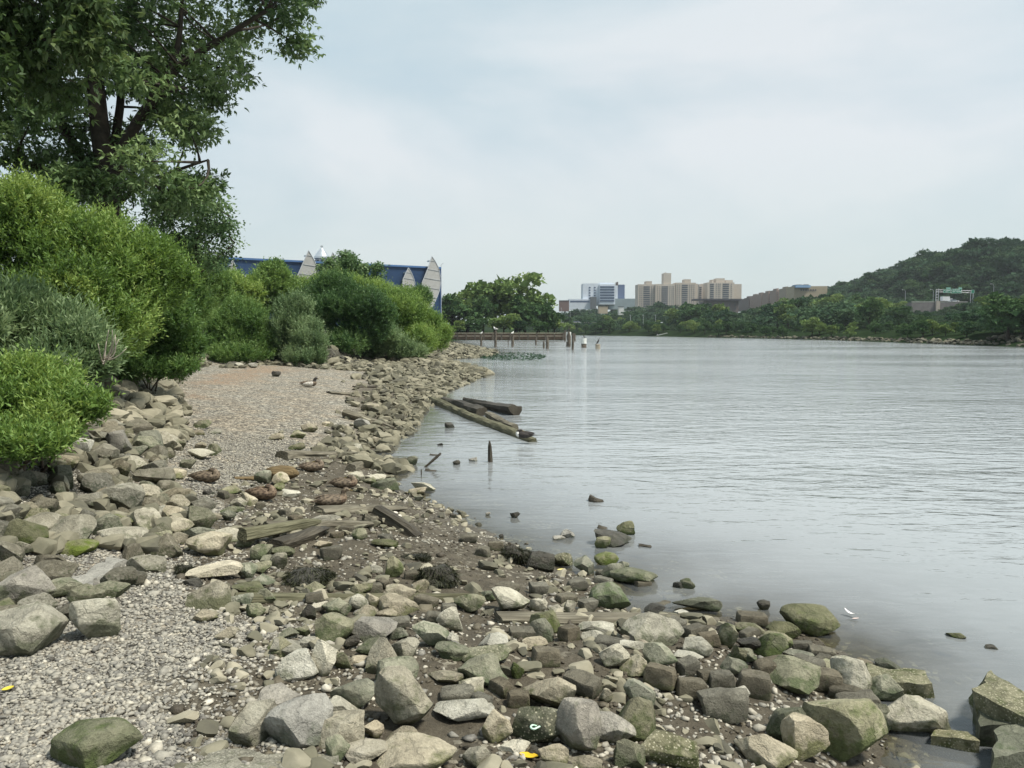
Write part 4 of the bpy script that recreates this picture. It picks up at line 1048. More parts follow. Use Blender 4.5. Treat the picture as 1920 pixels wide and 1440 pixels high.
leafy_tree('young_tree', 'small round headed tree standing against the blue wall right of the dome', np.vstack([sb[None], curve([(652, 580, 0), (651, 520, 0), (650, 480, 0)], 60, 5)]), np.linspace(.10, .02, 6), [(curve([(651, 530, 0), (640, 510, 0), (636, 498, 0)], 60, 4), np.linspace(.04, .01, 4))], clumps_in(OUT4, 14, 60, .6, 13, 11), 'poplar', 37, twigs=34, per=10, leaf=(.20, .15), tone0=.55)
for k, (px, top, lab) in enumerate([(683, 490, 'thin sapling with sparse leaves rising above the shrubs before the blue wall'), (708, 493, 'forked thin sapling, the right one of the pair before the blue wall'), (601, 497, 'slim sapling overlapping the drum below the silver dome'), (617, 487, 'narrow upright sapling overlapping the half hidden sail beside the dome')]):
    sb = at(px, 655, 57); sb[2] = float(zg(sb[None, :2])[0])
    w = 7 if k < 2 else 9
    leafy_tree('sapling', lab, np.vstack([sb[None], curve([(px, 580, 0), (px, 530, 0), (px - 2, top + 4, 0)], 57, 5)]), np.linspace(.06, .012, 6), [], clumps_in([(px - w, top), (px + w, top), (px + w + 2, 545), (px - w - 2, 545)], 7, 57, .3, 8, 60 + k), 'poplar', 70 + k, twigs=22, per=7, leaf=(.22, .15), tone0=.58, group='saplings in front of the blue wall')
# ------------------------------------------------------------------ far trees: a few tree shapes, each copied whole
def far_proto(seed, lm, wide=1.0, cards=2600, trunk=True):
    """unit tree: 1 m tall, crown about .8*wide across; card-sized leaf sprays"""
    r = np.random.default_rng(seed); lobes = []
    n = 13
    for i in range(n):
        a = r.uniform(0, 6.28); h = r.uniform(.28, .82); rad = .34 * wide * math.sqrt(max(.05, 1 - ((h - .45) / .5) ** 2)) * r.uniform(.35, 1.0)
        s = r.uniform(.13, .22)
        lobes.append((np.array([math.cos(a) * rad, math.sin(a) * rad, h]), np.array([s * wide, s * wide, s * .68])))
    lobes.append((np.array([0, 0, .5]), np.array([.27 * wide, .27 * wide, .34])))
    P, u, k = lobes_points(lobes, cards, r, .55, 1.05, -.5)
    lt = r.normal(size=len(lobes)) * .15
    D = u + r.normal(size=P.shape) * .6 + [0, 0, .1]
    L_ = r.uniform(.030, .060, len(P))
    Q = leaf_quads(P - unit(D) * L_[:, None] * .5, D, L_, L_ * .75, r, .6, .1)
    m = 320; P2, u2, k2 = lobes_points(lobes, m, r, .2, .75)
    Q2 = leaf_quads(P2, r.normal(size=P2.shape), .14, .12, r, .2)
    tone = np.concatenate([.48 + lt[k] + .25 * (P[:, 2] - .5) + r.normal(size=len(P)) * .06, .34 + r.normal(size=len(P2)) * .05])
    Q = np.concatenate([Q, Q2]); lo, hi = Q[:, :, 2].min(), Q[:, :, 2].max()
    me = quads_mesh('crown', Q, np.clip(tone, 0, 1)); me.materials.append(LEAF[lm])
    mb = MB(); mb.tube([(0, 0, -.08), (.01, 0, .25), (0, .01, .6)], [.030, .022, .010], 6)
    for i in range(4):
        c = lobes[i][0]; mb.tube([(0, 0, .2), tuple(c * .5 + [0, 0, .12]), tuple(c)], [.014, .010, .004], 4)
    tm = mb.mesh('trunk', True); tm.materials.append(BARK)
    return me, tm
FP = {'far': [far_proto(200 + i, 'far', w) for i, w in enumerate((1.0, 1.15, .9, 1.25))], 'farlime': [far_proto(220 + i, 'farlime', w) for i, w in enumerate((1.1, .85, 1.3))], 'farold': [far_proto(240 + i, 'farold', w) for i, w in enumerate((1.0, 1.2, 1.35))]}
def far_tree(x, y, z, h, w, kind, r, label, group):
    cm, tm = FP[kind][int(r.integers(len(FP[kind])))]
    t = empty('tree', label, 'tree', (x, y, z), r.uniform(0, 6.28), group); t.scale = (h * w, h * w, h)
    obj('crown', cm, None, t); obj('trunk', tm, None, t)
    return t

T1 = [(1030, 600), (1100, 602), (1150, 592), (1190, 600), (1240, 600), (1300, 592), (1360, 594), (1400, 600), (1450, 606), (1500, 606), (1520, 590), (1560, 598), (1640, 600), (1700, 596), (1760, 590), (1850, 600), (1862, 575), (1885, 540), (1935, 538), (2050, 545)]
T2 = [(1100, 588), (1240, 590), (1270, 575), (1300, 562), (1350, 562), (1385, 584), (1400, 578), (1420, 574), (1440, 566), (1480, 550), (1545, 548), (1600, 545), (1640, 552), (1680, 560), (1712, 579), (1765, 576), (1800, 570), (1812, 564), (1850, 548), (1900, 560), (2050, 560)]
T3 = [(1000, 582), (1050, 576), (1130, 575), (1190, 570), (1240, 563), (1300, 566), (1400, 582), (1440, 560), (1480, 552), (1545, 544), (1560, 530), (1600, 517), (1650, 499), (1700, 482), (1730, 464), (1790, 457), (1830, 438), (1880, 439), (1920, 446), (2100, 430)]
ip = lambda T, x: float(np.interp(x, [a for a, _ in T], [b for _, b in T]))
fr = np.random.default_rng(88)
BANKLAB = 'green tree in the leafy strip along the far waterline'
HILLLAB = 'dark green tree packed in the wood covering the far hillside'
MIDLAB = 'green tree between the far waterline and the hillside wood'
TALLY = [0, 0, 0]; standing = []
def try_tree(X, Y, T, kinds, hmin, hmax, label, group, slack, sep, want=None):
    p = np.array([[X, Y]]); z = float(zg(p)[0]); px, py = pix((X, Y, z))
    if not (1000 < px < 1960) or z < .3: return False
    top = ip(T, px) + abs(fr.normal()) * slack
    zt = float(at(px, top, Y)[2]); h = zt - z
    if h > hmax: h = hmax * fr.uniform(.8, 1)
    if h < hmin: return False
    if any(math.hypot(X - a, Y - b) < sep * (h + c) * .5 for a, b, c in standing): return False
    standing.append((X, Y, h))
    far_tree(X, Y, z - .2, h * 1.02, fr.uniform(.95, 1.25), fr.choice(kinds), fr, label, group); return True
rl = rshore[::-1]; seg = np.linalg.norm(np.diff(rshore, axis=0), axis=1)
def bank_point(Y, d):
    i = np.argsort(rshore[:, 1]); x = np.interp(Y, rshore[i, 1], rshore[i, 0]); return x + d
# the strip at the waterline, near to far
for it in range(2600):
    Y = 112 + 380 * fr.uniform() ** 1.5; d = fr.uniform(1.6, 14)
    if TALLY[0] >= 85: break
    if try_tree(bank_point(Y, d), Y, T1, ['far', 'far', 'farlime', 'far'], 2.2, 11, BANKLAB, 'trees along the far waterline', 7, .50): TALLY[0] += 1
for it in range(2600):
    Y = 150 + 480 * fr.uniform(); d = fr.uniform(20, 128)
    if TALLY[1] >= 62: break
    if try_tree(bank_point(Y, d), Y, T2, ['far', 'far', 'farold', 'farlime'], 4, 18, MIDLAB, 'trees below the hillside wood', 8, .52): TALLY[1] += 1
for it in range(6000):
    if TALLY[2] >= 125: break
    px = fr.uniform(1020, 1950) if it % 3 else fr.uniform(1540, 1950); d = fr.uniform(160, 262)
    b = (px - 960) / F * 1.0
    if px > 1400:
        Yq = np.linspace(330, 1100, 200); dq = b * Yq - 85; Y = float(np.interp(d, dq, Yq))
    else: Y = fr.uniform(560, 860)
    X = b * Y * 1.0
    if try_tree(X, Y, T3, ['farold', 'farold', 'far', 'farold'], 6, 19, HILLLAB, 'trees of the far hillside wood', 9, .42): TALLY[2] += 1

for px, top in [(1392, 582), (1404, 576), (1418, 573), (1432, 574), (1446, 567), (1460, 563), (1474, 560), (1490, 556), (1506, 552), (1522, 553), (1538, 550), (1553, 548), (1722, 579), (1738, 580), (1752, 581), (1766, 577), (1776, 572), (1787, 570), (1798, 567), (1808, 563)]:
    p = at(px, top, 430 if px < 1600 else 396); z = float(zg([[p[0], p[1]]])[0]); far_tree(p[0], p[1], z - .3, (p[2] - z) * 1.03, 1.0, fr.choice(['far', 'farold']), fr, MIDLAB, 'trees below the hillside wood')
# the rest of the wood, one mass of the same tree shapes
def wood_mass():
    V, T = [], []
    def arr(me):
        n = len(me.vertices); a = np.empty(n * 3, np.float32); me.vertices.foreach_get('co', a)
        t = np.empty(len(me.polygons), np.float32); me.attributes['tone'].data.foreach_get('value', t); return a.reshape(-1, 4, 3), t
    src = [arr(FP[k][i][0]) for k, i in (('farold', 0), ('farold', 1), ('farold', 2), ('far', 0), ('far', 1))]
    n = 0
    for it in range(14000):
        if n >= 1250: break
        px = fr.uniform(1000, 1990); b = (px - 960) / F
        if it % 2: px = fr.uniform(1530, 2000); b = (px - 960) / F; Y = fr.uniform(330, 680); X = b * Y; T_ = T3 if (Y > 428 and X > 190) or X > 275 else T2
        elif fr.uniform() < .3: Y = 140 + 350 * fr.uniform(); d = fr.uniform(5, 130); X = bank_point(Y, d); T_ = T1 if d < 20 else T2
        elif px > 1400:
            d = fr.uniform(150, 280); Yq = np.linspace(330, 1200, 200); Y = float(np.interp(d, b * Yq - 85, Yq)); X = b * Y; T_ = T3
        else: Y = fr.uniform(520, 900); X = b * Y; T_ = T3
        z = float(zg([[X, Y]])[0])
        if z < .4: continue
        px, py = pix((X, Y, z)); top = ip(T_, px) + 3 + abs(fr.normal()) * 10
        if 1690 < px < 1835 and 403 < Y < 428: continue
        h = min(float(at(px, top, Y)[2]) - z, 18 if T_ is T2 and 1380 < px < 1600 else 14)
        if h < 2.0: continue
        q, t = src[int(fr.integers(len(src)))]; k = fr.uniform(size=len(q)) < .34
        q = q[k]; a = fr.uniform(0, 6.28); c, s = math.cos(a), math.sin(a); w = h * fr.uniform(1.25, 1.75)
        Q = np.stack([(q[..., 0] * c - q[..., 1] * s) * w + X, (q[..., 0] * s + q[..., 1] * c) * w + Y, q[..., 2] * h + z - .15 * h], -1)
        V.append(Q); T.append(np.clip(t[k] + .06 + fr.normal() * .16, 0, 1)); n += 1
    return quads_mesh('woodland', np.concatenate(V), np.concatenate(T))
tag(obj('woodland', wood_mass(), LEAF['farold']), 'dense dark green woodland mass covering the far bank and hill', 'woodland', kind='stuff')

# stony edge of the far bank
it = []
for k in range(900):
    Y = 100 + 200 * fr.uniform() ** 2; d = fr.uniform(-.5, 1.3) if Y > 140 else fr.uniform(-.6, 5)
    X = bank_point(Y, d); z = float(zg([[X, Y]])[0]); s = fr.uniform(.3, .95)
    it.append((int(fr.integers(10)), X, Y, z, s * 1.2, s * .9, s * .7, fr.uniform(0, 6.28), fr.uniform(-.4, .4), fr.uniform(.0, .42)))
tag(merged('rock_edge', it, PROTO2, RUBM, 26), 'band of dark stones along the foot of the far wooded bank', 'rocks', kind='stuff')

# trees on the near shore beyond the point, behind the timber bulkhead
lt = [(850, 545, 226, 'far', 'rounded dark tree at the left end of the timber bulkhead'), (876, 530, 232, 'farlime', 'tree with a small raised top left of the lime green one'), (905, 548, 224, 'far', 'mid green tree in front of the lime green crown'), (928, 516, 236, 'farlime', 'lime green tree rising highest behind the timber bulkhead, left crown'), (968, 511, 234, 'farlime', 'tallest lime green tree behind the timber bulkhead'),
      (985, 552, 226, 'far', 'dark broad tree right of the tallest lime green tree'), (1008, 556, 230, 'far', 'dark green tree sloping down near the pier corner'), (1028, 575, 232, 'far', 'smaller green tree second from the end of the bulkhead clump'), (1040, 588, 236, 'farlime', 'light green tree last in the clump before the road bridge'), (828, 560, 240, 'far', 'green tree half behind the right edge of the blue building'),
      (945, 585, 218, 'farlime', 'low pale bush above the middle of the timber bulkhead'), (890, 590, 218, 'far', 'low dark bush above the left part of the timber bulkhead'), (1012, 598, 219, 'far', 'low bush above the right part of the timber bulkhead'), (862, 596, 217, 'farlime', 'low bush at the far left of the bulkhead'), (975, 596, 218, 'farold', 'low dark bush between pale bushes on the bulkhead')]
for px, top, Y, k, lab in lt:
    p = at(px, top, Y); z = float(zg([[p[0], p[1]]])[0]); far_tree(p[0], p[1], z - .3, (p[2] - z) * 1.05, 1.15 if top < 580 else 1.5, k, fr, lab, 'trees behind the timber bulkhead')

# ------------------------------------------------------------------ buildings
GREYM = simple_mat('metal_grey', (.42, .44, .46), .45, .1, 1, 0, .2)
def wall_mat(name, c, rough=.7, var=.06): return simple_mat(name, c, rough, var, .35)
def ribbed_mat(name, c, n=2.2):
    m, nt, N, L = mat_new(name)
    out = N.new('ShaderNodeOutputMaterial'); b = N.new('ShaderNodeBsdfPrincipled'); tc = N.new('ShaderNodeTexCoord')
    w = N.new('ShaderNodeTexWave'); w.inputs['Scale'].default_value = n; w.bands_direction = 'X'; L.new(tc.outputs['Object'], w.inputs['Vector'])
    r = ramp(N, [(.1, tuple(x * .72 for x in c)), (.6, c), (.95, tuple(x * 1.25 for x in c))]); L.new(w.outputs['Fac'], r.inputs['Fac'])
    no = N.new('ShaderNodeTexNoise'); no.inputs['Scale'].default_value = .25; L.new(tc.outputs['Object'], no.inputs['Vector'])
    x = N.new('ShaderNodeMix'); x.data_type = 'RGBA'; x.blend_type = 'MULTIPLY'; x.inputs['Factor'].default_value = .5
    r2 = ramp(N, [(.35, (.75, .78, .8)), (.65, (1.1, 1.1, 1.1))]); L.new(no.outputs['Fac'], r2.inputs['Fac'])
    L.new(r.outputs['Color'], x.inputs['A']); L.new(r2.outputs['Color'], x.inputs['B']); L.new(x.outputs['Result'], b.inputs['Base Color'])
    b.inputs['Roughness'].default_value = .5; L.new(b.outputs[0], out.inputs[0])
    bm = N.new('ShaderNodeBump'); bm.inputs['Distance'].default_value = .15; L.new(w.outputs['Fac'], bm.inputs['Height']); L.new(bm.outputs['Normal'], b.inputs['Normal'])
    return m
# the big blue shed with its sail shaped screens: local x along the front (to the right), -y towards the river
A_ = at(825, 502, 205); B_ = at(437, 487, 178); ax = math.atan2(A_[1] - B_[1], A_[0] - B_[0])
LW = math.hypot(A_[0] - B_[0], A_[1] - B_[1]); ex = np.array([math.cos(ax), math.sin(ax), 0]); ey = np.array([-math.sin(ax), math.cos(ax), 0])
shed = empty('retail_building', 'long blue ribbed metal building with pale sail screens behind the shrubs', 'building', (A_[0], A_[1], 1.8), ax)
ZT = A_[2] - 1.8
BLUE = ribbed_mat('ribbed_blue', (.034, .085, .20)); PALE = simple_mat('screen_pale', (.30, .30, .29), .6, .08, 1.5); TRIM = simple_mat('trim_white', (.55, .58, .60), .5, .05, 1)
MB().box((-LW / 2 - 12, 35, ZT / 2), (LW + 24, 70, ZT)).build('wall', BLUE, shed)
MB().box((-LW / 2 - 12, -.12, ZT - .05), (LW + 24.4, .5, .45)).build('roof_trim', simple_mat('trim_blue', (.05, .12, .27), .5, .05, 1), shed)
MB().box((.04, .2, ZT / 2), (.4, .7, ZT)).build('corner_trim', simple_mat('trim_dark', (.02, .05, .13), .5, .05, 1), shed)
def front(px, py):
    """photo pixel -> (x along the front, z) on the front plane of the shed"""
    d = ray(px, py); o = np.array([0, 0, CAMZ]); nrm = ey; t = ((A_ - o) @ nrm) / (d @ nrm); P = o + d * t
    return (P - A_) @ ex, P[2] - 1.8
def screen(outline, mast=True):
    pts = [front(*p) for p in outline]; n = len(pts); th = .25
    V = [(x, -1.6, z) for x, z in pts] + [(x, -1.6 + th, z) for x, z in pts]
    Fs = [tuple(range(n - 1, -1, -1)), tuple(range(n, 2 * n))] + [(i, (i + 1) % n, n + (i + 1) % n, n + i) for i in range(n)]
    s = obj('sail_screen', poly_mesh('sail_screen', V, Fs), PALE, shed)
    mb = MB(); zz = [z for _, z in pts]; apex = pts[int(np.argmax(zz))]
    mb.tube([(x, -1.62, z) for x, z in pts] + [(pts[0][0], -1.62, pts[0][1])], .11, 5)
    zs = np.linspace(min(zz) + .8, apex[1] - 1.2, 6)
    P = np.array(pts + [pts[0]])
    for z in zs:
        xs = [a[0] + (b[0] - a[0]) * (z - a[1]) / (b[1] - a[1]) for a, b in zip(P[:-1], P[1:]) if (a[1] - z) * (b[1] - z) < 0]
        if len(xs) >= 2: mb.box(((min(xs) + max(xs)) / 2, -1.66, z), (max(xs) - min(xs), .1, .06), 0, 0, .12)
    mb.build('frame', GREYM, s)
    bb = MB()
    for z in zs[1::2]: bb.box((apex[0] - .5, -.7, z), (.35, 1.4, .35))
    bb.build('bracket', TRIM, s)
screen([(575, 471), (580, 479), (586, 490), (590, 500), (594, 515), (597, 535), (598, 575), (535, 575), (549, 530), (562, 500)])
screen([(620, 474), (624, 481), (628, 492), (630, 505), (631, 530), (630, 575), (602, 575), (604, 530), (612, 495)])
screen([(805, 481.5), (811, 490), (817, 502), (820.5, 518), (821, 532), (819, 545), (815, 556), (808, 572), (803, 580), (790, 575), (786, 532), (797, 505)])
screen([(761, 503), (766, 511), (770, 520), (773, 530), (774, 575), (744, 575), (751, 524)])
screen([(433, 489), (438, 498), (442, 512), (445, 530), (446, 575), (415, 575), (420, 530), (427, 505)])
screen([(457, 518), (461, 524), (464, 530), (467, 540), (468, 575), (446, 575), (451, 535)])
xl, zl = front(600, 502)
dm = MB(); 
def lathe(prof, n=28):
    V = []; 
    for rr_, z in prof: V += [(rr_ * math.cos(a), rr_ * math.sin(a), z) for a in np.arange(n) * 2 * math.pi / n]
    Fs = [(k * n + i, k * n + (i + 1) % n, (k + 1) * n + (i + 1) % n, (k + 1) * n + i) for k in range(len(prof) - 1) for i in range(n)]
    Fs.append(tuple(range((len(prof) - 1) * n, len(prof) * n))); return V, Fs
u_ = 190 / F; R0 = 14.2 * u_
dome = empty('domed_tower', 'small round tower with a silver metal dome standing on the blue roof', 'tower', tuple(at(604, 502, 191)), ax)
zr0 = at(604, 502, 191)[2]; zf = lambda y: at(604, y, 191)[2] - zr0
SILV = simple_mat('metal_silver', (.62, .65, .68), .28, .06, 2, 0, .85)
V, Fs = lathe([(R0 * .86, zf(520)), (R0 * .86, zf(486))]); mb = MB(); mb.add(V, Fs); mb.build('drum', wall_mat('drum_pale', (.46, .48, .48)), dome)
for k in range(10):
    a = k * math.pi / 5; wv = MB().box((math.cos(a) * R0 * .87, math.sin(a) * R0 * .87, zf(490)), (.15, R0 * .30, 4.5 * u_), a).build('window', simple_mat('glass_dark', (.06, .08, .11), .2, .1, 1) if k == 0 else bpy.data.materials['glass_dark'], dome)
V, Fs = lathe([(R0 * .9, zf(486.2)), (R0 * 1.04, zf(485)), (R0 * 1.04, zf(481.5)), (R0 * .98, zf(480.5)), (R0 * .80, zf(477)), (R0 * .55, zf(472)), (R0 * .34, zf(468.5)), (R0 * .30, zf(467.8)), (R0 * .22, zf(466.2)), (.05, zf(465.2))]); mb = MB(); mb.add(V, Fs); mb.build('dome_roof', SILV, dome)
sp = MB().tube([(0, 0, zf(465.4)), (0, 0, zf(460))], .10, 6); sp.build('finial', GREYM, dome)
wm = MB().box((0, 0, zf(461.5)), (4.2 * u_, .12, 1.3 * u_)); wm.box((-1.8 * u_, 0, zf(462.8)), (.9 * u_, .1, 1.6 * u_)); wm.box((1.6 * u_, 0, zf(462.6)), (.8 * u_, .1, 1.2 * u_)); wm.build('weather_vane', simple_mat('vane_dark', (.10, .14, .14), .5, .1, 2), dome)
rv = at(532, 493, 186); m_ = MB().tube([(0, 0, 0), (0, 0, 9 * u_)], .09, 5); m_.box((0, 0, 6 * u_), (3 * u_, .1, .1)); m_.box((0, 0, 1 * u_), (2.4 * u_, 1, 2.5 * u_)); o = m_.build('roof_antenna', GREYM); o.location = rv; tag(o, 'thin antenna on the blue roof left of the first tall sail', 'antenna')
lp = at(823, 503, 207); mb = MB().tube([(0, 0, -14), (0, 0, 8 * u_), (.6, 0, 9.5 * u_), (3.0 * u_, 0, 9.8 * u_)], .09, 6); o = mb.build('lamp_post', GREYM); o.location = (lp[0] + .6, lp[1], lp[2]); tag(o, 'curved lamp post showing above the right corner of the blue building', 'lamp post')

WIN = simple_mat('window_dark', (.085, .09, .105), .3, .15, .5); WINB = simple_mat('window_blue', (.06, .085, .15), .25, .15, .5)
def tower(name, label, cat, px0, px1, top, bot, Y, wm_, parts, wins, depth=22, group=None, wmat=None):
    """a block seen face on: parts are extra boxes (px0, px1, top, bottom, forward), wins are (px0, px1, top, bottom)"""
    p = at((px0 + px1) / 2, bot, Y); s = math.hypot(*((p - [0, 0, CAMZ])[:2])) / F / math.cos(math.atan2(p[0], p[1])) ; s = Y / F
    t = empty(name, label, cat, tuple(p), group=group); cx = (px0 + px1) / 2
    Z = lambda y: float(at(cx, y, Y)[2] - p[2])
    MB().box((0, depth / 2, Z(top) / 2), ((px1 - px0) * s, depth, Z(top))).build('wall', wm_, t)
    for nm, a, b, tp, bt, fw, m in parts:
        MB().box((((a + b) / 2 - cx) * s, depth / 2 - fw if nm != 'wing' else depth / 2 - fw, (Z(tp) + Z(bt)) / 2), ((b - a) * s, depth * (1 if nm == 'wing' else .6), Z(tp) - Z(bt))).build(nm, m or wm_, t)
    shared = {}
    for a, b, tp, bt, fw in wins:
        k = (round(b - a, 2), round(bt - tp, 2))
        if k not in shared:
            shared[k] = MB().box((0, 0, 0), ((b - a) * s, .5, Z(tp) - Z(bt))).mesh('window'); shared[k].materials.append(wmat or WIN)
        w = obj('window', shared[k], None, t); w.location = (((a + b) / 2 - cx) * s, -.05 - fw, (Z(tp) + Z(bt)) / 2)
    return t
TAN = [wall_mat('brick_tan_%d' % i, c) for i, c in enumerate([(.43, .375, .32), (.46, .405, .345), (.44, .38, .32)])]
for i, m in enumerate(TAN): m.name = 'brick_tan'
def rows(a, b, t0, t1, n, fw=0, h=.62): 
    st = (t1 - t0) / n; return [(a, b, t0 + k * st + st * .2, t0 + k * st + st * (.2 + h), fw) for k in range(n)]
def dots(xs, t0, t1, n, w=1.1, fw=0): return [q for x in xs for q in rows(x, x + w, t0, t1, n, fw, .5)]
g_ = 'tan apartment towers on the skyline'
tower('apartment_tower', 'leftmost tan apartment tower with a low roof box', 'tower', 1196, 1229, 533, 585, 930, TAN[0], [('roof_house', 1211, 1222, 527, 534, 3, None), ('wing', 1227.5, 1230, 534, 585, 3, None)], rows(1206, 1218, 536, 580, 11) + dots([1199, 1202.5, 1221, 1225], 536, 580, 11), group=g_)
tower('apartment_tower', 'tan apartment tower carrying the tall blank lift shaft', 'tower', 1229.6, 1265, 532.5, 580, 930, TAN[1], [('roof_house', 1244, 1258, 512, 533, 3, None), ('roof_box', 1247, 1249, 510.7, 512, 3, None)], rows(1240, 1252, 536, 574, 10) + dots([1232, 1236, 1255, 1259, 1262], 536, 574, 10), group=g_)
tower('apartment_tower', 'tan apartment tower just right of the one with the tall shaft', 'tower', 1266.5, 1304, 530, 578, 930, TAN[2], [('roof_house', 1283, 1295, 523.5, 531, 3, None), ('wing', 1303, 1309.5, 531.5, 575, -4, TAN[0])], rows(1278, 1289, 533, 572, 10) + dots([1269, 1273, 1292, 1296, 1300], 533, 572, 10), group=g_)
tower('apartment_tower', 'narrow tan apartment tower set back between two broader ones', 'tower', 1310, 1326.5, 533, 575, 960, TAN[0], [('roof_house', 1315, 1322, 532, 533.2, 3, None)], rows(1310.6, 1315, 537, 568, 8) + dots([1319, 1323], 537, 568, 8), group=g_)
tower('apartment_tower', 'broadest tan apartment tower with stepped roof boxes', 'tower', 1326, 1376, 529.5, 575, 925, TAN[1], [('roof_house', 1343, 1359, 521.5, 530, 2, None), ('roof_box', 1361, 1374, 525, 530, 2, None), ('chimney', 1335, 1338, 524, 530, 2, None), ('wing', 1375, 1391, 532.5, 572, -3, TAN[2])], rows(1331, 1338, 531, 570, 10) + rows(1354.5, 1366, 531, 570, 10) + rows(1378, 1386, 535, 568, 8, -8) + dots([1342, 1346, 1349, 1370], 531, 570, 10), group=g_)
WHITE = wall_mat('panel_white', (.58, .63, .70)); BL2 = wall_mat('panel_blue', (.10, .14, .24))
tower('hospital_building', 'white office block with dark blue window bands and a blue end bay', 'building', 1093, 1152, 531.5, 572, 820, WHITE, [('wing', 1123, 1152, 533.5, 571, 4, None), ('end_bay', 1158, 1172.5, 533, 566, -2, BL2), ('end_wall', 1151.5, 1158.5, 535, 570, 2, None), ('roof_box', 1124, 1150, 529.8, 534, 2, None), ('chimney', 1157.6, 1159.6, 528, 540, 0, simple_mat('flue_brown', (.12, .09, .08), .8, .1, 1)), ('low_wing', 1066, 1112, 561, 580, 8, None), ('low_wing', 1142, 1190, 560, 580, 6, wall_mat('panel_green_grey', (.22, .27, .29))), ('stair_block', 1106, 1117, 557, 580, 11, wall_mat('panel_dark_grey', (.10, .11, .12)))],
      rows(1124, 1150.5, 536, 567, 6, 4.2, .55) + [q for x in (1104, 1113.5) for q in rows(x, x + 3, 537, 562, 5, 0, .45)] + rows(1068, 1104, 563, 569, 1, 8.2, .6), wmat=WINB)
BRN = wall_mat('brick_brown', (.145, .118, .112)); BRN2 = wall_mat('brick_red_tan', (.27, .205, .175)); DKR = wall_mat('roof_dark', (.045, .045, .055))
tower('school_building', 'dark brick building with a long flat overhanging roof below the towers', 'building', 1322, 1384, 564, 605, 700, BRN, [('roof_slab', 1300, 1388, 560.5, 563.5, 9, DKR)], dots([1346, 1356, 1366, 1376], 568, 598, 4, 2.5), group=None)
ap = [(1386, 1396, 566, BRN, 'dark brick apartment house, lowest of the row climbing the hill'), (1395, 1405, 563, BRN, 'dark brick apartment house second up the row, next above the lowest'), (1404, 1416, 558, BRN, 'dark brick house with a chimney where the climbing row turns pale'), (1416, 1428, 554, BRN2, 'pale fronted apartment house just above the dark brick ones'), (1427, 1440, 551, BRN2, 'red tan apartment house in the middle of the climbing row'), (1440, 1455, 548, BRN2, 'red tan apartment house above the middle of the climbing row'), (1455, 1473, 543.5, BRN2, 'broad red tan apartment house near the top of the row'), (1473, 1490, 540, wall_mat('brick_pale', (.30, .25, .20)), 'pale apartment house next to the long flat top block'), (1488, 1550, 536.5, wall_mat('brick_sand', (.33, .28, .20)), 'long sand coloured flat roofed block at the crest with a blue parapet')]
for k, (a, b, tp, m, lab) in enumerate(ap):
    pr = [('roof_box', a + 2, a + 5, tp - 3, tp + .5, 2, None)] if k < 8 else [('parapet', 1489, 1516, 535, 539.5, 6.2, wall_mat('panel_sky_blue', (.22, .36, .55))), ('roof_box', 1496, 1505, 533, 536.8, 0, DKR), ('roof_box', 1510, 1518, 532.8, 536.8, 0, DKR)]
    tower('apartment_house', lab, 'building', a, b, tp, 584, 760 - 22 * k, m, pr, dots(list(np.arange(a + 1.5, b - 1.5, 3.6 if k < 8 else 5.0)), tp + 2.5, tp + 24, 5, 1.2) if k < 8 else dots(list(np.arange(1500, 1530, 4.5)), 541, 547, 1, 2.2), depth=16, group='apartment houses climbing the hill')
for px, py, w_, h_, lab, c in [(1131, 577, 17, 6, 'low tan building half hidden in the trees under the office block', (.38, .32, .24)), (1165, 579, 9, 7, 'small white gabled building among the trees under the office block', (.62, .62, .60)), (1058, 570, 18, 12, 'dull red brick building at the left edge of the far skyline', (.16, .11, .10)), (1243, 609, 3, 8, 'small white marker tower at the far waterline', (.40, .42, .43))]:
    Y = 560 if py < 590 else 345; s = Y / F; p = at(px, py + h_ / 2, Y); t = empty('building' if w_ > 5 else 'marker_tower', lab, 'building', tuple(p)); H_ = h_ * s
    MB().box((0, 3, H_ / 2), (w_ * s, 6 if w_ > 5 else 1.0, H_)) if w_ < 5 else MB().box((0, 3, H_ / 2 - 1.5), (w_ * s, 6, H_ + 3)).build('wall', wall_mat('wall_plain', c), t)
    MB().box((0, 3, H_ + .12), (w_ * s * 1.05, 6.4 if w_ > 5 else 1.4, .3)).build('roof', DKR if w_ > 5 else TRIM, t)
dk = at(1241, 626.5, 352); mb = MB().box((0, 0, .5), (5, 1.6, .25), 0, 0, -.22); mb.box((-2.0, 0, -.4), (.3, 1, 2)); mb.box((2.2, 0, .0), (.3, 1, 2.5)); o = mb.build('boat_ramp', wall_mat('ramp_pale', (.35, .36, .36))); o.location = (dk[0], dk[1], .4); tag(o, 'small pale sloping dock ramp at the far waterline below the marker tower', 'ramp')

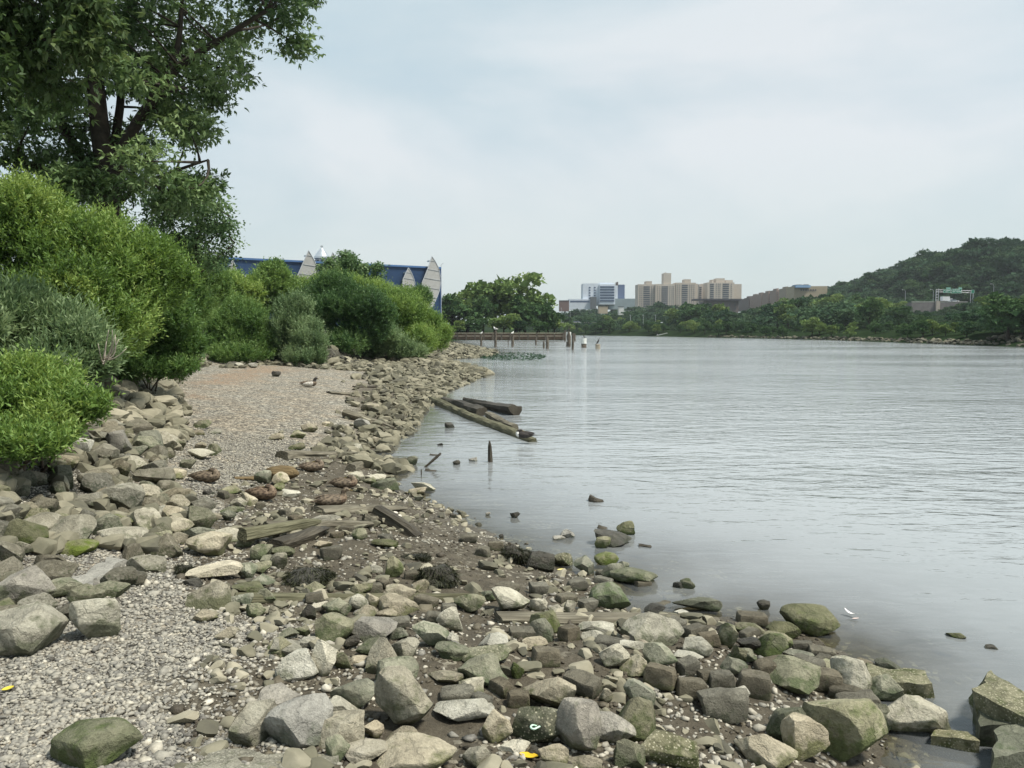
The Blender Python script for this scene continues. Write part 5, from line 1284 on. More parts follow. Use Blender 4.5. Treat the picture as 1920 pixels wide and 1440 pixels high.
# ------------------------------------------------------------------ road bridge behind the pier
Yb = 520; s = Yb / F; bp_ = at(1045, 606, Yb)
br = empty('road_bridge', 'grey green road bridge over the water beyond the pier corner', 'bridge', tuple(bp_))
STG = simple_mat('steel_green_grey', (.13, .17, .18), .6, .1, .5); CONC = simple_mat('concrete_grey', (.30, .30, .28), .85, .12, .6, .2)
MB().box((24 * s, 0, -2 * s), (110 * s, 9, 4.2 * s)).build('deck', STG, br)
MB().box((24 * s, -4.6, 1.0 * s), (110 * s, .25, 1.2 * s)).build('railing', CONC, br)
for x in (-12, 8, 28, 40): MB().box((x * s, 0, -10 * s), (2.2 * s, 7, 14 * s)).build('pier', CONC, br)
def lamp(px, top, bot, Y, label, arm=-3.0, group=None):
    s = Y / F; p = at(px, bot, Y); h = (bot - top) * s; t = empty('street_lamp', label, 'street lamp', tuple(p), group=group)
    mb = MB().tube([(0, 0, -2), (0, 0, h * .8), (arm * .15 * s, 0, h * .9)], [.11, .09, .07], 6); mb.build('pole', GREYM, t)
    mb = MB().tube([(arm * .15 * s, 0, h * .9), (arm * .6 * s, 0, h * .985), (arm * 2.2 * s, 0, h * 1.0)], .07, 5); ar = mb.build('arm', GREYM, t)
    MB().box((arm * 2.2 * s, 0, h * 1.0), (1.4 * s, .35, .22)).build('lamp_head', TRIM, ar); return t
lamp(1053, 578, 605, Yb, 'tall pole lamp on the left part of the road bridge', -.4, 'lamps on the road bridge')
lamp(1069, 580, 605, Yb, 'tall pole lamp near the middle of the road bridge, right of the first', -.4, 'lamps on the road bridge')
for k, (px, nm) in enumerate([(1182, 'left'), (1206, 'middle'), (1229, 'right')]): lamp(px, 591, 608, 400, ['far shore lamp pole furthest from the marker tower, thin and grey', 'thin lamp pole midway along the far shore trees', 'thin lamp pole nearest the white marker tower'][k], -.3, 'lamps along the far shore road')
def car(label, px, py, Y, L_, c, rz=0, van=False):
    p = at(px, py, Y); t = empty('car', label, 'car', tuple(p), rz); pm = simple_mat('paint', c, .3, .03, 1)
    mb = MB().box((0, 0, .55), (L_, 1.75, .6)); mb.build('body', pm, t)
    z0, z1 = .85, 1.42; a, b = L_ * .30, L_ * .19
    V = [(-a, -.82, z0), (a, -.82, z0), (a, .82, z0), (-a, .82, z0), (-b, -.68, z1), (b, -.68, z1), (b, .68, z1), (-b, .68, z1)]
    mb = MB(); mb.add(V, [(0, 1, 5, 4), (1, 2, 6, 5), (2, 3, 7, 6), (3, 0, 4, 7)]); mb.build('window', bpy.data.materials['glass_dark'], t)
    mb = MB(); mb.box((0, 0, 1.45), (2 * b + .1, 1.4, .07)); mb.build('roof', pm, t)
    for x in (-.3, .3):
        for y in (-.85, .85): MB().tube([(x * L_, y - .1, .32), (x * L_, y + .1, .32)], .33, 12).build('wheel', simple_mat('tyre_black', (.02, .02, .02), .8, .1, 2) if 'tyre_black' not in bpy.data.materials else bpy.data.materials['tyre_black'], t)
    return t
car('pale car crossing the road bridge', 1083, 606.2, Yb - 2, 4.6, (.5, .52, .54))
car('white car following behind on the road bridge', 1077, 606.2, Yb - 2, 4.4, (.65, .66, .66))

# ------------------------------------------------------------------ elevated highway on the hill
Yh = 413; s = Yh / F; hp = at(1760, 567, Yh); hx = math.atan2(-1, 9) * 0
hw = empty('highway_wall', 'grey retaining wall and guard rail of the road on the hillside', 'wall', tuple(hp))
MB().box((0, 6, -2.6), (30, 14, 5.0)).build('wall', simple_mat('wall_stone_grey', (.15, .14, .14), .85, .2, .5, .3), hw)
MB().box((0, -.9, .25), (30, .3, .45)).build('guard_rail', CONC, hw)
MB().box((-4.9 * s * 1.0, -1.6, -2.0), (7 * s, 1.2, 5.2)).build('sign_footing', simple_mat('concrete_tan', (.36, .32, .28), .85, .1, 1), hw)
gt = empty('sign_gantry', 'steel truss gantry across the hillside road', 'gantry', tuple(at(1757, 566, Yh - 1.2)))
def gx_(px): return (px - 1757) * s
def gz_(py): return (566 - py) * s
for px, tp in ((1754.5, 544), (1759, 541.5), (1819, 547), (1823.5, 545)):
    MB().tube([(gx_(px), 0, -1.5), (gx_(px), 0, gz_(tp))], .20, 8).build('post', GREYM, gt)
mb = MB()
for z in (543.5, 547.5): mb.tube([(gx_(1754), 0, gz_(z)), (gx_(1824), 0, gz_(z + 2))], .12, 6)
for k in range(12):
    a, b = 1754 + 5.8 * k, 1754 + 5.8 * (k + 1); za, zb = (543.5, 547.5) if k % 2 else (547.5, 543.5); mb.tube([(gx_(a), 0, gz_(za + k / 6)), (gx_(b), 0, gz_(zb + (k + 1) / 6))], .07, 5)
mb.build('truss', GREYM, gt)
mb = MB()
for z in (548, 553, 558, 563): mb.tube([(gx_(1754.5), 0, gz_(z)), (gx_(1759), 0, gz_(z - 1))], .08, 5)
mb.build('ladder_brace', GREYM, gt)
GRN = simple_mat('sign_green', (.008, .20, .115), .5, .05, 1); SGW = simple_mat('sign_white', (.62, .72, .68), .5, .03, 1); SGP = simple_mat('sign_pale_green', (.20, .42, .34), .5, .05, 1)
def sign(label, a, b, t_, bt, tab, bars):
    p = at((a + b) / 2, bt, Yh - 1.9); o = empty('road_sign', label, 'road sign', tuple(p), group='green road signs on the gantry'); cx = (a + b) / 2
    MB().box((0, 0, (bt - t_) * s / 2), ((b - a) * s, .15, (bt - t_) * s)).build('panel', GRN, o)
    bd = MB(); w, h = (b - a) * s, (bt - t_) * s
    for z in (.06, h - .06): bd.box((0, -.09, z), (w - .1, .03, .09))
    for x in (-w / 2 + .06, w / 2 - .06): bd.box((x, -.09, h / 2), (.09, .03, h - .2))
    bd.build('border', SGW, o)
    if tab: MB().box((((tab[0] + tab[1]) / 2 - cx) * s, .02, (bt - (tab[2] + t_) / 2) * s), ((tab[1] - tab[0]) * s, .12, (t_ - tab[2]) * s - .02)).build('exit_tab', SGP, o)
    for (x0, x1, y0, y1) in bars:
        n = max(2, int((x1 - x0) / 1.1)); lb = MB()
        for k in range(n): lb.box(((x0 + (x1 - x0) * (k + .5) / n - cx) * s, -.10, (bt - (y0 + y1) / 2) * s), ((x1 - x0) / n * s * .66, .03, (y1 - y0) * s * (1 if k % 3 else .75)))
        lb.build('lettering', SGW, o)
    return o
sign('green road sign on the left of the gantry, with a short exit tab', 1768.5, 1782, 542.5, 549, (1774, 1782, 539), [(1770, 1771.8, 543.6, 545.6), (1773, 1780.5, 543.8, 545.6), (1772, 1778, 546.6, 547.8)])
o = sign('wider green road sign beside the left one, with a white arrow', 1784, 1803, 541.5, 550, (1797, 1803.5, 539), [(1785.5, 1799, 543, 544.8), (1785.5, 1791, 546.2, 547.8), (1792.5, 1799, 546.2, 547.8)])
MB().box((8.0 * s, -.10, 3.9 * s), (.35, .03, 1.3), 0, 0, .6).box((7.1 * s, -.10, 2.7 * s), (.9, .03, .3), 0, 0, .3).build('arrow', SGW, o)
sign('small green sign edge on at the right end of the gantry', 1821, 1826.5, 543.5, 550, None, [])
lamp(1749.5, 543, 567, Yh, 'highway lamp just left of the sign gantry', -2.6, 'highway lamps')
lamp(1862.5, 532.5, 560, Yh, 'highway lamp above the trees right of the gantry', -2.6, 'highway lamps')
lamp(1697, 543.5, 567, Yh + 2, 'faint highway lamp furthest left against the dark wood', -2.6, 'highway lamps')
p = at(1774, 566.8, Yh + 1); tk = empty('box_truck', 'white box truck passing under the left road sign', 'truck', tuple(p))
WP_ = simple_mat('truck_white', (.72, .74, .76), .4, .03, 1)
MB().box((0, 1.2, 1.95), (14 * s * .96, 2.4, 2.3)).build('cargo_box', WP_, tk); MB().box((9.6 * s, 1.2, 1.4), (5 * s, 2.2, 1.5)).build('cab', simple_mat('truck_grey', (.35, .37, .38), .4, .03, 1), tk)
MB().box((11.4 * s, 1.2, 1.75), (.8 * s, 2.0, .6)).build('windscreen', bpy.data.materials['glass_dark'], tk)
for x in (-4.5, -2.8, 9.5): MB().tube([(x * s, .1, .45), (x * s, .4, .45)], .45, 12).build('wheel', bpy.data.materials['tyre_black'], tk)
car('white car ahead of the box truck on the hillside road', 1788, 566.6, Yh, 5.0, (.65, .67, .68))
# ------------------------------------------------------------------ old timber
WOODD = wood_mat('timber_dark_wet', (.040, .034, .024), (.085, .075, .055), .6)
WOODG = wood_mat('timber_weathered', (.105, .095, .07), (.20, .185, .14), .85)
WOODO = wood_mat('timber_olive', (.085, .082, .048), (.155, .15, .095), .8)
WOODP = wood_mat('timber_pale', (.21, .185, .14), (.34, .31, .25), .85)
def wpt(px, py, lift=0.0):
    g = gnd(px, py)
    if g[2] < 0: g = on_z(px, py, 0)
    return np.array([g[0], g[1], g[2] + lift])
def log_mesh(name, a, b, r0, r1, seed, sy=.8, n=30, m=12, square=0, split=0.0, ragged=.25):
    """a weathered timber from a to b along local x; square rounds towards a sawn beam"""
    r = np.random.default_rng(seed); Lg = np.linalg.norm(b - a); V = []
    for i in range(n):
        t = i / (n - 1); rad = r0 + (r1 - r0) * t
        for k in range(m):
            th = 2 * math.pi * k / m; c, s = math.cos(th), math.sin(th)
            q = (abs(c) ** 4 + abs(s) ** 4) ** .25 if square else 1
            f = 1 / q if square else 1
            V.append((t * Lg, c * rad * f, s * rad * sy * f, th))
    V = np.array(V); th = V[:, 3]; P = np.stack([V[:, 0] * .35, np.cos(th) * 1.3, np.sin(th) * 1.3], -1)
    w = 1 + ragged * waves(P, seed, .5, 4) + .5 * ragged * waves(P * [3, 2.5, 2.5], seed + 1, .8, 2)
    V[:, 1] *= w; V[:, 2] *= w
    V[:, 1] += r0 * .5 * np.sin(V[:, 0] / Lg * math.pi * r.uniform(.6, 1.6) + r.uniform(0, 3)); tp_ = 1 - .55 * np.clip(1 - (Lg - V[:, 0]) / (.22 * Lg), 0, 1) * (r.uniform() < .6); V[:, 2] *= tp_
    e = np.minimum(V[:, 0], Lg - V[:, 0]); V[:, 0] += np.where(e < .02 * Lg + 1e-6, .10 * r0 * 2 * waves(P * [1, 4, 4], seed + 3, .6, 2), 0)
    Fs = [(i * m + k, i * m + (k + 1) % m, (i + 1) * m + (k + 1) % m, (i + 1) * m + k) for i in range(n - 1) for k in range(m)]
    Fs += [tuple(range(m - 1, -1, -1)), tuple(range((n - 1) * m, n * m))]
    me = poly_mesh(name, V[:, :3], Fs, True); me.set_sharp_from_angle(angle=R(38)); return me
def log(name, label, cat, p0, p1, r0, r1, mat, seed, lift0=0.0, lift1=0.0, group=None, **k):
    a = wpt(*p0, lift0) if len(p0) == 2 else np.array(p0); b = wpt(*p1, lift1) if len(p1) == 2 else np.array(p1)
    o = obj(name, log_mesh(name, a, b, r0, r1, seed, **k), mat)
    d = Vector(b - a); o.location = a; o.rotation_euler = d.to_track_quat('X', 'Z').to_euler(); return tag(o, label, cat, group)
def plank(label, p0, p1, w, th, mat, seed, lift0=.02, lift1=.02, name='plank', cat='plank', group='weathered planks on the foreshore'):
    return log(name, label, cat, p0, p1, w / 2, w / 2 * .85, mat, seed, lift0, lift1, group, sy=th / w, square=1, ragged=.24, n=30, m=16)
LG = 'old timbers lying in the shallows'
log('log', 'longest half sunk timber running out from the stones, the duck resting near its outer end', 'log', (806, 752), (1000, 829), .13, .12, WOODO, 1, .05, .03, LG, sy=1.0, square=1, n=60)
log('log', 'short black timber with a squared end lying along the inner half of the long one', 'log', (828, 757), (905, 780), .13, .17, WOODD, 2, .10, .12, LG, sy=1.0, square=0, ragged=.4)
log('log', 'thick ragged black timber furthest out, its pale sawn end facing the open water', 'log', (868, 756), (965, 779), .10, .20, WOODD, 3, .08, .14, LG, sy=.95, square=0, ragged=.4)
log('log', 'second thinner timber alongside the outer part of the long half sunk one', 'log', (913, 784), (966, 809), .10, .09, WOODG, 4, .10, .10, LG, sy=1, square=1)
log('stake', 'black upright stake standing alone in the shallow water', 'stake', (920, 866), tuple(np.array(wpt(920, 866)) + [-.02, 0, .42]), .055, .032, WOODD, 5, -.1, 0, None, sy=1)
log('stake', 'slanting broken board poking out of the water at the end of the gravel', 'stake', (792, 876), tuple(np.array(wpt(792, 876)) + [.34, .1, .26]), .035, .055, WOODD, 6, -.05, 0, None, sy=.5)
log('stake', 'tiny upright peg in the water below the slanting broken board', 'stake', (790, 890), tuple(np.array(wpt(790, 890)) + [0, 0, .10]), .015, .012, WOODD, 61, -.05, 0, None)
log('driftwood', 'dark splinter of driftwood drifting beside the slanting board', 'driftwood', (797, 882), (818, 883), .05, .03, WOODD, 62, 0, 0, None, sy=.5)
log('driftwood', 'lone dark chunk of driftwood floating out in the open water', 'driftwood', (1105, 939), (1130, 941), .075, .035, WOODD, 7, .03, .0, None, sy=.9, ragged=.4)
log('driftwood', 'small black floating scrap just beyond the tilted dark boulder', 'driftwood', (1122, 989), (1139, 991), .05, .03, WOODD, 8, .0, .0, None, sy=.7, ragged=.4)
log('driftwood', 'thin black floating scrap right of the tilted dark boulder', 'driftwood', (1198, 1024), (1221, 1025), .035, .03, WOODD, 9, .0, .0, None, sy=.7, ragged=.4)
log('driftwood', 'flat brown scrap floating nearest the gravel spit', 'driftwood', (806, 853), (826, 854), .045, .03, WOODD, 63, 0, 0, None, sy=.5)
plank('thick grey board lying across the beach behind the ducks', (532, 862), (678, 860), .26, .16, WOODG, 10, .06, .07)
plank('thin dark board behind the thick grey board', (596, 841), (652, 839), .12, .06, WOODD, 11)
plank('dark beam end lying among the stones above the water cove', (645, 783), (738, 806), .24, .2, WOODG, 12, .12, .06)
plank('narrow board below the dark beam end, sloping to the cove', (690, 794), (734, 812), .14, .06, WOODG, 13, .10, .0)
plank('black thin board on the upper beach near the stony point', (666, 727), (726, 726), .20, .10, WOODD, 14)
plank('brown half buried board nearer the gravel than the black thin board', (618, 738), (672, 742), .32, .12, WOODG, 15, .02, .04)
plank('long flat board ending at the water beside the seated mallard', (600, 962), (746, 953), .24, .09, WOODG, 16)
plank('long level board in the middle of the muddy foreshore', (500, 995), (693, 989), .15, .10, WOODG, 17, .04, .05)
plank('slanting split board leaning down left across the level board', (458, 1032), (592, 993), .10, .12, WOODO, 18, .14, .10)
plank('dark splintered beam half beneath the slanting split board', (520, 1035), (600, 1000), .20, .16, WOODD, 19, .04, .05)
plank('black mossy beam pointing towards the water below the long flat board', (702, 978), (790, 1007), .16, .16, WOODD, 20, .12, .0)
plank('small square block end joined to the black mossy beam', (682, 980), (706, 980), .15, .14, WOODG, 21, .02, .02)
plank('short split log end near the drooping stones above the duck cove', (660, 885), (692, 872), .18, .18, WOODG, 22, .05, .05)
plank('long half buried beam crossing the mud from the pebbles to the middle', (440, 1127), (960, 1122), .10, .10, WOODO, 23, .0, .01)
plank('long half buried beam running from the middle boulders into the shallows', (935, 1168), (1345, 1163), .13, .10, WOODG, 24, .01, .0)
plank('bleached driftwood stick among the pebbles beside the flat brown block', (1170, 1206), (1212, 1216), .07, .07, WOODP, 25, .03, .02)
# weed hung stumps
WEED = leaf_mat('weed_black_green', (.010, .012, .005), (.024, .028, .010), (.06, .065, .026), .1, .5)
def weedy(label, cx, cy, w, h, seed, hang=.3, name='weedy_stump', cat='stump'):
    g, W_, dp, H = size_from_pixels(cx, cy, w, h); r = np.random.default_rng(seed)
    V, Fs = rock_verts(seed, 4, W_ * 1.05, dp * 1.1, H * .66, cuts=6, rough=.22)
    t = empty(name, label, cat, (g[0], g[1] + dp * .4, g[2] - .1 * H)); me = tri_mesh('core', V, Fs, True, 40); obj('core', me, MATS['D'], t)
    n = 2200; k = r.integers(len(V), size=n); P = V[k] * [1.03, 1.03, 1.02] + r.normal(size=(n, 3)) * .01
    out = P.copy(); out[:, 2] = 0; D = unit(unit(out) * .35 + r.normal(size=(n, 3)) * .3 + [0, 0, -.35 - hang * .5])
    Q = leaf_quads(P, D, W_ * r.uniform(.08, .24, n), W_ * .022, r, .3); obj('weed', quads_mesh('weed', Q, np.clip(r.normal(.45, .2, n), 0, 1)), WEED, t)
weedy('black weed draped stump beside the paving blocks at the middle of the mud', 818, 1072, 66, 72, 1)
weedy('dark weed hung root mass left of the muddy middle', 575, 1075, 70, 62, 2)
weedy('small dark weedy root left of the long bleached stone', 342, 1066, 30, 28, 3)
weedy('black gnarled stump standing at the water edge', 968, 1034, 48, 54, 4, .1)
weedy('low olive weed clump between the split beam and the mud', 780, 1042, 44, 18, 5, .1)
# concrete slabs
def slab(label, corners, th, mat, seed=3, lift=.03, tilt=(0, 0)):
    P = np.array([wpt(*c) for c in corners]); c = P.mean(0); r = np.random.default_rng(seed); n = 9
    V = []; 
    for zt in (0, 1):
        for i in range(n):
            for j in range(n):
                u, v = i / (n - 1), j / (n - 1); p = (1 - u) * (1 - v) * P[0] + u * (1 - v) * P[1] + u * v * P[2] + (1 - u) * v * P[3]
                V.append([p[0] - c[0], p[1] - c[1], (p[2] - c[2]) + (th if zt else -.12)])
    V = np.array(V); V += np.stack([waves(V, seed + q, 2.2, 3) for q in range(3)], -1) * [.05, .05, .02]; V[:, :2] *= np.where(V[:, 2:3] > 0, .95, 1.05)
    V[:, 2] += V[:, 0] * tilt[0] + V[:, 1] * tilt[1]
    Fs = []
    for i in range(n - 1):
        for j in range(n - 1):
            a = i * n + j; Fs += [(a, a + 1, a + n + 1, a + n), (n * n + a, n * n + a + n, n * n + a + n + 1, n * n + a + 1)]
    ed = [(i, 0) for i in range(n)] + [(n - 1, j) for j in range(1, n)] + [(i, n - 1) for i in range(n - 2, -1, -1)] + [(0, j) for j in range(n - 2, 0, -1)]
    ids = [i * n + j for i, j in ed]; Fs += [(ids[k], ids[k - 1], n * n + ids[k - 1], n * n + ids[k]) for k in range(len(ids))]
    me = poly_mesh('slab', V, Fs, True); me.set_sharp_from_angle(angle=R(40)); o = obj('slab', me, mat); o.location = (c[0], c[1], c[2] + lift); return tag(o, label, 'slab')
slab('flat pale grey stone slab bedded between riprap and pebbles', [(128, 1108), (165, 1112), (232, 1058), (205, 1050)], .045, MATS['G'], 3, .0)
slab('rough pebbly concrete slab cut off by the bottom edge of the view', [(352, 1462), (615, 1466), (612, 1424), (385, 1412)], .03, rock_mat('concrete_pebbly', (.27, .255, .19), (.15, .16, .09), (.36, .34, .26), fine=2.0, stain_amt=.45, speck=(.34, .33, .27)), 11, .0)
slab('barnacled rubble slab jutting into the water beside the pale boulder', [(1618, 1302), (1745, 1306), (1740, 1288), (1622, 1268)], .07, MATS['K'], 5)
slab('large weed greened slab tilted out of the water at the right edge', [(1835, 1375), (1990, 1450), (1990, 1400), (1838, 1318)], .14, MATS['K'], 6, .10, (-.12, .05))
slab('small triangular green slab propped under the large tilted one', [(1826, 1398), (1890, 1402), (1880, 1372), (1832, 1352)], .10, MATS['M'], 7, .05)
slab('mossy slab lowest in the lower right corner of the shallows', [(1850, 1462), (2000, 1470), (1990, 1412), (1880, 1408)], .12, MATS['M'], 8, .05)
slab('strip of barnacled rubble awash between the pale boulder and the tilted slab', [(1750, 1395), (1828, 1408), (1822, 1392), (1758, 1378)], .06, MATS['K'], 9, .0)

# ------------------------------------------------------------------ birds
def bird_mesh(name, secs, n=14):
    """secs: (x, z, half width, half height) rings along the bird, tail to bill base; one continuous surface"""
    S = np.array(secs, float); t = np.linspace(0, len(S) - 1, len(S) * 4); i = np.minimum(t.astype(int), len(S) - 2); f = (t - i)[:, None]
    m = lambda k: S[np.clip(k, 0, len(S) - 1)]
    S = .5 * ((2 * m(i)) + (-m(i - 1) + m(i + 1)) * f + (2 * m(i - 1) - 5 * m(i) + 4 * m(i + 1) - m(i + 2)) * f ** 2 + (-m(i - 1) + 3 * m(i) - 3 * m(i + 1) + m(i + 2)) * f ** 3)
    S[:, 2:] = np.maximum(S[:, 2:], .002)
    T = np.gradient(S[:, :2], axis=0); T /= np.linalg.norm(T, axis=1, keepdims=True) + 1e-9
    V = []
    for (x, z, w, h), (tx, tz) in zip(S, T):
        for a in np.arange(n) * 2 * math.pi / n: V.append((x - tz * math.sin(a) * h, math.cos(a) * w, z + tx * math.sin(a) * h))
    k = len(S); Fs = [(q * n + j, q * n + (j + 1) % n, (q + 1) * n + (j + 1) % n, (q + 1) * n + j) for q in range(k - 1) for j in range(n)]
    Fs += [tuple(range(n - 1, -1, -1)), tuple(range((k - 1) * n, k * n))]
    return poly_mesh(name, V, Fs, True)
def feather_mat(name, dark, mid, light, sc=38):
    m, nt, N, L = mat_new(name); out = N.new('ShaderNodeOutputMaterial'); b = N.new('ShaderNodeBsdfPrincipled'); tc = N.new('ShaderNodeTexCoord')
    mp = N.new('ShaderNodeMapping'); mp.inputs['Scale'].default_value = (.6, 1, 1.3); L.new(tc.outputs['Object'], mp.inputs[0])
    v = N.new('ShaderNodeTexVoronoi'); v.inputs['Scale'].default_value = sc; L.new(mp.outputs[0], v.inputs['Vector'])
    no = N.new('ShaderNodeTexNoise'); no.inputs['Scale'].default_value = 14; no.inputs['Detail'].default_value = 4; L.new(mp.outputs[0], no.inputs['Vector'])
    a = N.new('ShaderNodeMath'); a.operation = 'MULTIPLY_ADD'; a.inputs[1].default_value = .9; a.inputs[2].default_value = -.1; L.new(v.outputs['Distance'], a.inputs[0])
    s = N.new('ShaderNodeMath'); s.operation = 'MULTIPLY_ADD'; s.inputs[1].default_value = .55; L.new(no.outputs['Fac'], s.inputs[0]); L.new(a.outputs[0], s.inputs[2])
    r = ramp(N, [(.3, dark), (.55, mid), (.8, light)]); L.new(s.outputs[0], r.inputs['Fac']); L.new(r.outputs['Color'], b.inputs['Base Color']); b.inputs['Roughness'].default_value = .75
    L.new(b.outputs[0], out.inputs[0]); return m
FB = feather_mat('feather_brown', (.030, .022, .014), (.072, .053, .035), (.16, .125, .085)); FR = feather_mat('feather_russet', (.034, .022, .014), (.088, .057, .037), (.18, .13, .085))
FD = feather_mat('feather_black', (.010, .009, .008), (.02, .017, .016), (.04, .034, .03)); FW = feather_mat('feather_white', (.5, .5, .48), (.7, .7, .68), (.8, .8, .78)); FG = feather_mat('feather_grey', (.20, .19, .17), (.38, .36, .32), (.5, .48, .44))
BILL = simple_mat('bill_olive', (.16, .12, .04), .5, .2, 20); EYE = simple_mat('eye_black', (.01, .01, .01), .2, .05, 5)
TUCK = [(-.27, .085, .008, .004), (-.20, .085, .045, .018), (-.12, .085, .085, .055), (-.02, .085, .105, .078), (.08, .088, .100, .080), (.145, .098, .075, .068), (.155, .140, .048, .05), (.12, .175, .036, .036), (.085, .183, .030, .030), (.055, .175, .018, .018)]
ALERT = [(-.27, .085, .008, .004), (-.20, .085, .045, .018), (-.12, .085, .085, .055), (-.02, .085, .105, .078), (.08, .090, .100, .080), (.150, .110, .070, .070), (.165, .165, .040, .042), (.172, .205, .036, .036), (.205, .228, .036, .034), (.240, .220, .018, .016)]
def duck(label, px, py, head, face, body, headm=None, size=1.0, z=None, breast=None, wing=None):
    p = wpt(px, py) if z is None else np.array([*on_z(px, py, z)[:2], z])
    t = empty('duck', label, 'duck', tuple(p), face, 'ducks'); t.scale = (size,) * 3
    secs = TUCK if head == 'tuck' else ALERT
    b = bird_mesh('body', secs); b.materials.append(body)
    if headm:
        b.materials.append(headm); cen = np.array([q.center[:] for q in b.polygons]); sel = (cen[:, 2] > .145) & (cen[:, 0] > .03); b.polygons.foreach_set('material_index', sel.astype(np.int32))
    if breast:
        b.materials.append(breast); ix = len(b.materials) - 1
        for q in b.polygons:
            if q.center[0] > .13 and q.center[2] < .15: q.material_index = ix
    ob = obj('body', b, None, t)
    for sgn in (1, -1):
        w = bird_mesh('wing', [(-.22, .105, .004, .006), (-.14, .11, .012, .030), (-.03, .112, .016, .046), (.06, .112, .014, .040), (.10, .108, .004, .012)], 10)
        o = obj('wing', w, wing or body, t); o.location = (0, sgn * .085, .012); o.rotation_euler = (sgn * .22, 0, -sgn * .06)
    hx_, hz_, dx = ((.055, .175, -1) if head == 'tuck' else (.235, .218, 1))
    bl = bird_mesh('bill', [(0, 0, .012, .012), (.02, -.002, .011, .008), (.045, -.006, .013, .005), (.055, -.007, .004, .002)], 8); o = obj('bill', bl, BILL, t); o.location = (hx_, 0, hz_); o.rotation_euler = (0, 0, 0 if dx > 0 else math.pi)
    for sgn in (1, -1): mb = MB(); V, Fs = ico(2); mb.add(V * .006, Fs.tolist()); e = mb.build('eye', EYE, t, True); e.location = (hx_ - dx * .03, sgn * .031, hz_ + .018)
    return t
duck('brown mallard hen asleep by itself on the pebbles left of the straw coloured sack', 386, 905, 'tuck', R(-8), FB, None, .98)
duck('russet brown mallard hen dozing between the stones in front of the sack', 492, 937, 'tuck', R(-20), FR, None, .98)
duck('brown mallard hen lying beside the thick grey board behind the sack', 585, 884, 'tuck', R(12), FB, None, .95)
duck('speckled mallard hen with its head up, nearest the long flat board', 621, 950, 'up', R(15), FB, None, .95, breast=FR)
duck('brown mallard with a rusty breast among the stones close to the water', 645, 916, 'tuck', R(-5), FB, None, .95, breast=FR)
duck('far mallard drake with pale flanks and dark head out on the upper gravel', 578, 726, 'up', R(5), FG, FD, 1.35, breast=FB, wing=FB)
q = at(988, 815, 1)
lz = .13
duck('black duck with a white breast resting on the outer end of the long timber', 984, 822, 'tuck', R(168), FD, None, 1.0, z=.12, breast=FW)
def post_bird(name, label, p, white, size, lean=0.0, face=0.0):
    t = empty(name, label, 'bird', tuple(p), face, 'birds on the pilings'); t.scale = (size,) * 3
    if white: secs = [(-.26, .12, .006, .004), (-.18, .13, .03, .02), (-.08, .14, .07, .06), (.03, .16, .075, .075), (.10, .21, .05, .055), (.13, .27, .04, .04), (.17, .30, .038, .036), (.21, .295, .012, .012)]
    else: secs = [(-.28, -.02, .01, .006), (-.20, .05, .035, .02), (-.10, .15, .065, .06), (-.02, .28, .08, .08), (.04, .40, .06, .06), (.07, .50, .035, .035), (.08, .58, .03, .03), (.12, .63, .034, .03), (.17, .64, .012, .010)]
    b = bird_mesh('body', secs); b.materials.append(FW if white else FD); obj('body', b, None, t)
    bx, bz = secs[-1][0], secs[-1][1]; mb = MB().tube([(bx - .01, 0, bz), (bx + .04, 0, bz), (bx + .07, 0, bz - .012)], [.010, .008, .002], 6); mb.build('bill', BILL, t)
    lg = MB()
    for s_ in (.025, -.025): lg.tube([(0, s_, .12 if white else .2), (.01, s_, .0)], .008, 5)
    lg.build('legs', BILL, t)
    if white:
        for s_ in (1, -1):
            w = bird_mesh('wing', [(-.25, .13, .003, .006), (-.14, .15, .01, .035), (-.02, .17, .012, .05), (.06, .18, .004, .012)], 8); o = obj('wing', w, FG, t); o.location = (0, s_ * .065, 0)
    return t

# ------------------------------------------------------------------ pilings and the timber bulkhead
WPAINT = simple_mat('paint_weathered_white', (.52, .53, .50), .7, .15, 3, .2)
def piling(px, top, bot, w, label, mat, white=0.0):
    p = on_z(px, bot, 0); s = p[1] / F; h = (bot - top) * s; o = log('piling', label, 'piling', tuple(p + [0, 0, -.8]), tuple(p + [.05 * ((px * 7) % 5 - 2) * .4, 0, h]), w * s / 2, w * s / 2 * .92, mat, int(px), group='pilings standing in the river', sy=1.0, ragged=.12)
    if white:
        d = p + [0, 0, h * (1 - white)]; mb = MB(); mb.tube([(0, 0, 0), (0, 0, h * white * .97)], [w * s * .53, w * s * .52], 14); mb.build('paint_sleeve', WPAINT, o).matrix_parent_inverse = (Matrix.Translation(o.location) @ o.rotation_euler.to_matrix().to_4x4()).inverted() @ Matrix.Translation(Vector(d))
    return p + [0, 0, h]
WDP = wood_mat('piling_brown', (.07, .058, .045), (.15, .13, .10), .8)
tp = piling(902, 627, 649, 4, 'grey piling nearest the bulkhead end of the row, a gull on top', WDP); post_bird('gull', 'white gull hunched on the leftmost piling', tp, True, 1.4)
tp = piling(929, 620, 651, 5, 'tall dark piling second in the row from the shrubs', WDP); post_bird('gull', 'white gull standing on the tall dark second piling', tp, True, 1.9, face=2.6)
piling(953, 637, 650, 1.6, 'very thin stick like piling between two bird posts', WDP)
tp = piling(961, 627, 650, 5, 'leaning piling third with a gull, right of the thin stick', WDP); post_bird('gull', 'white gull on the leaning piling beside the thin stick', tp, True, 1.5, face=1.0)
piling(1005, 631, 647, 3.2, 'slim bare piling standing alone before the middle of the bulkhead', WDP)
piling(1020, 639, 653, 3.8, 'shorter dark piling of the close pair', WDP); piling(1026, 631, 654, 5.5, 'taller dark piling of the close pair', WDP)
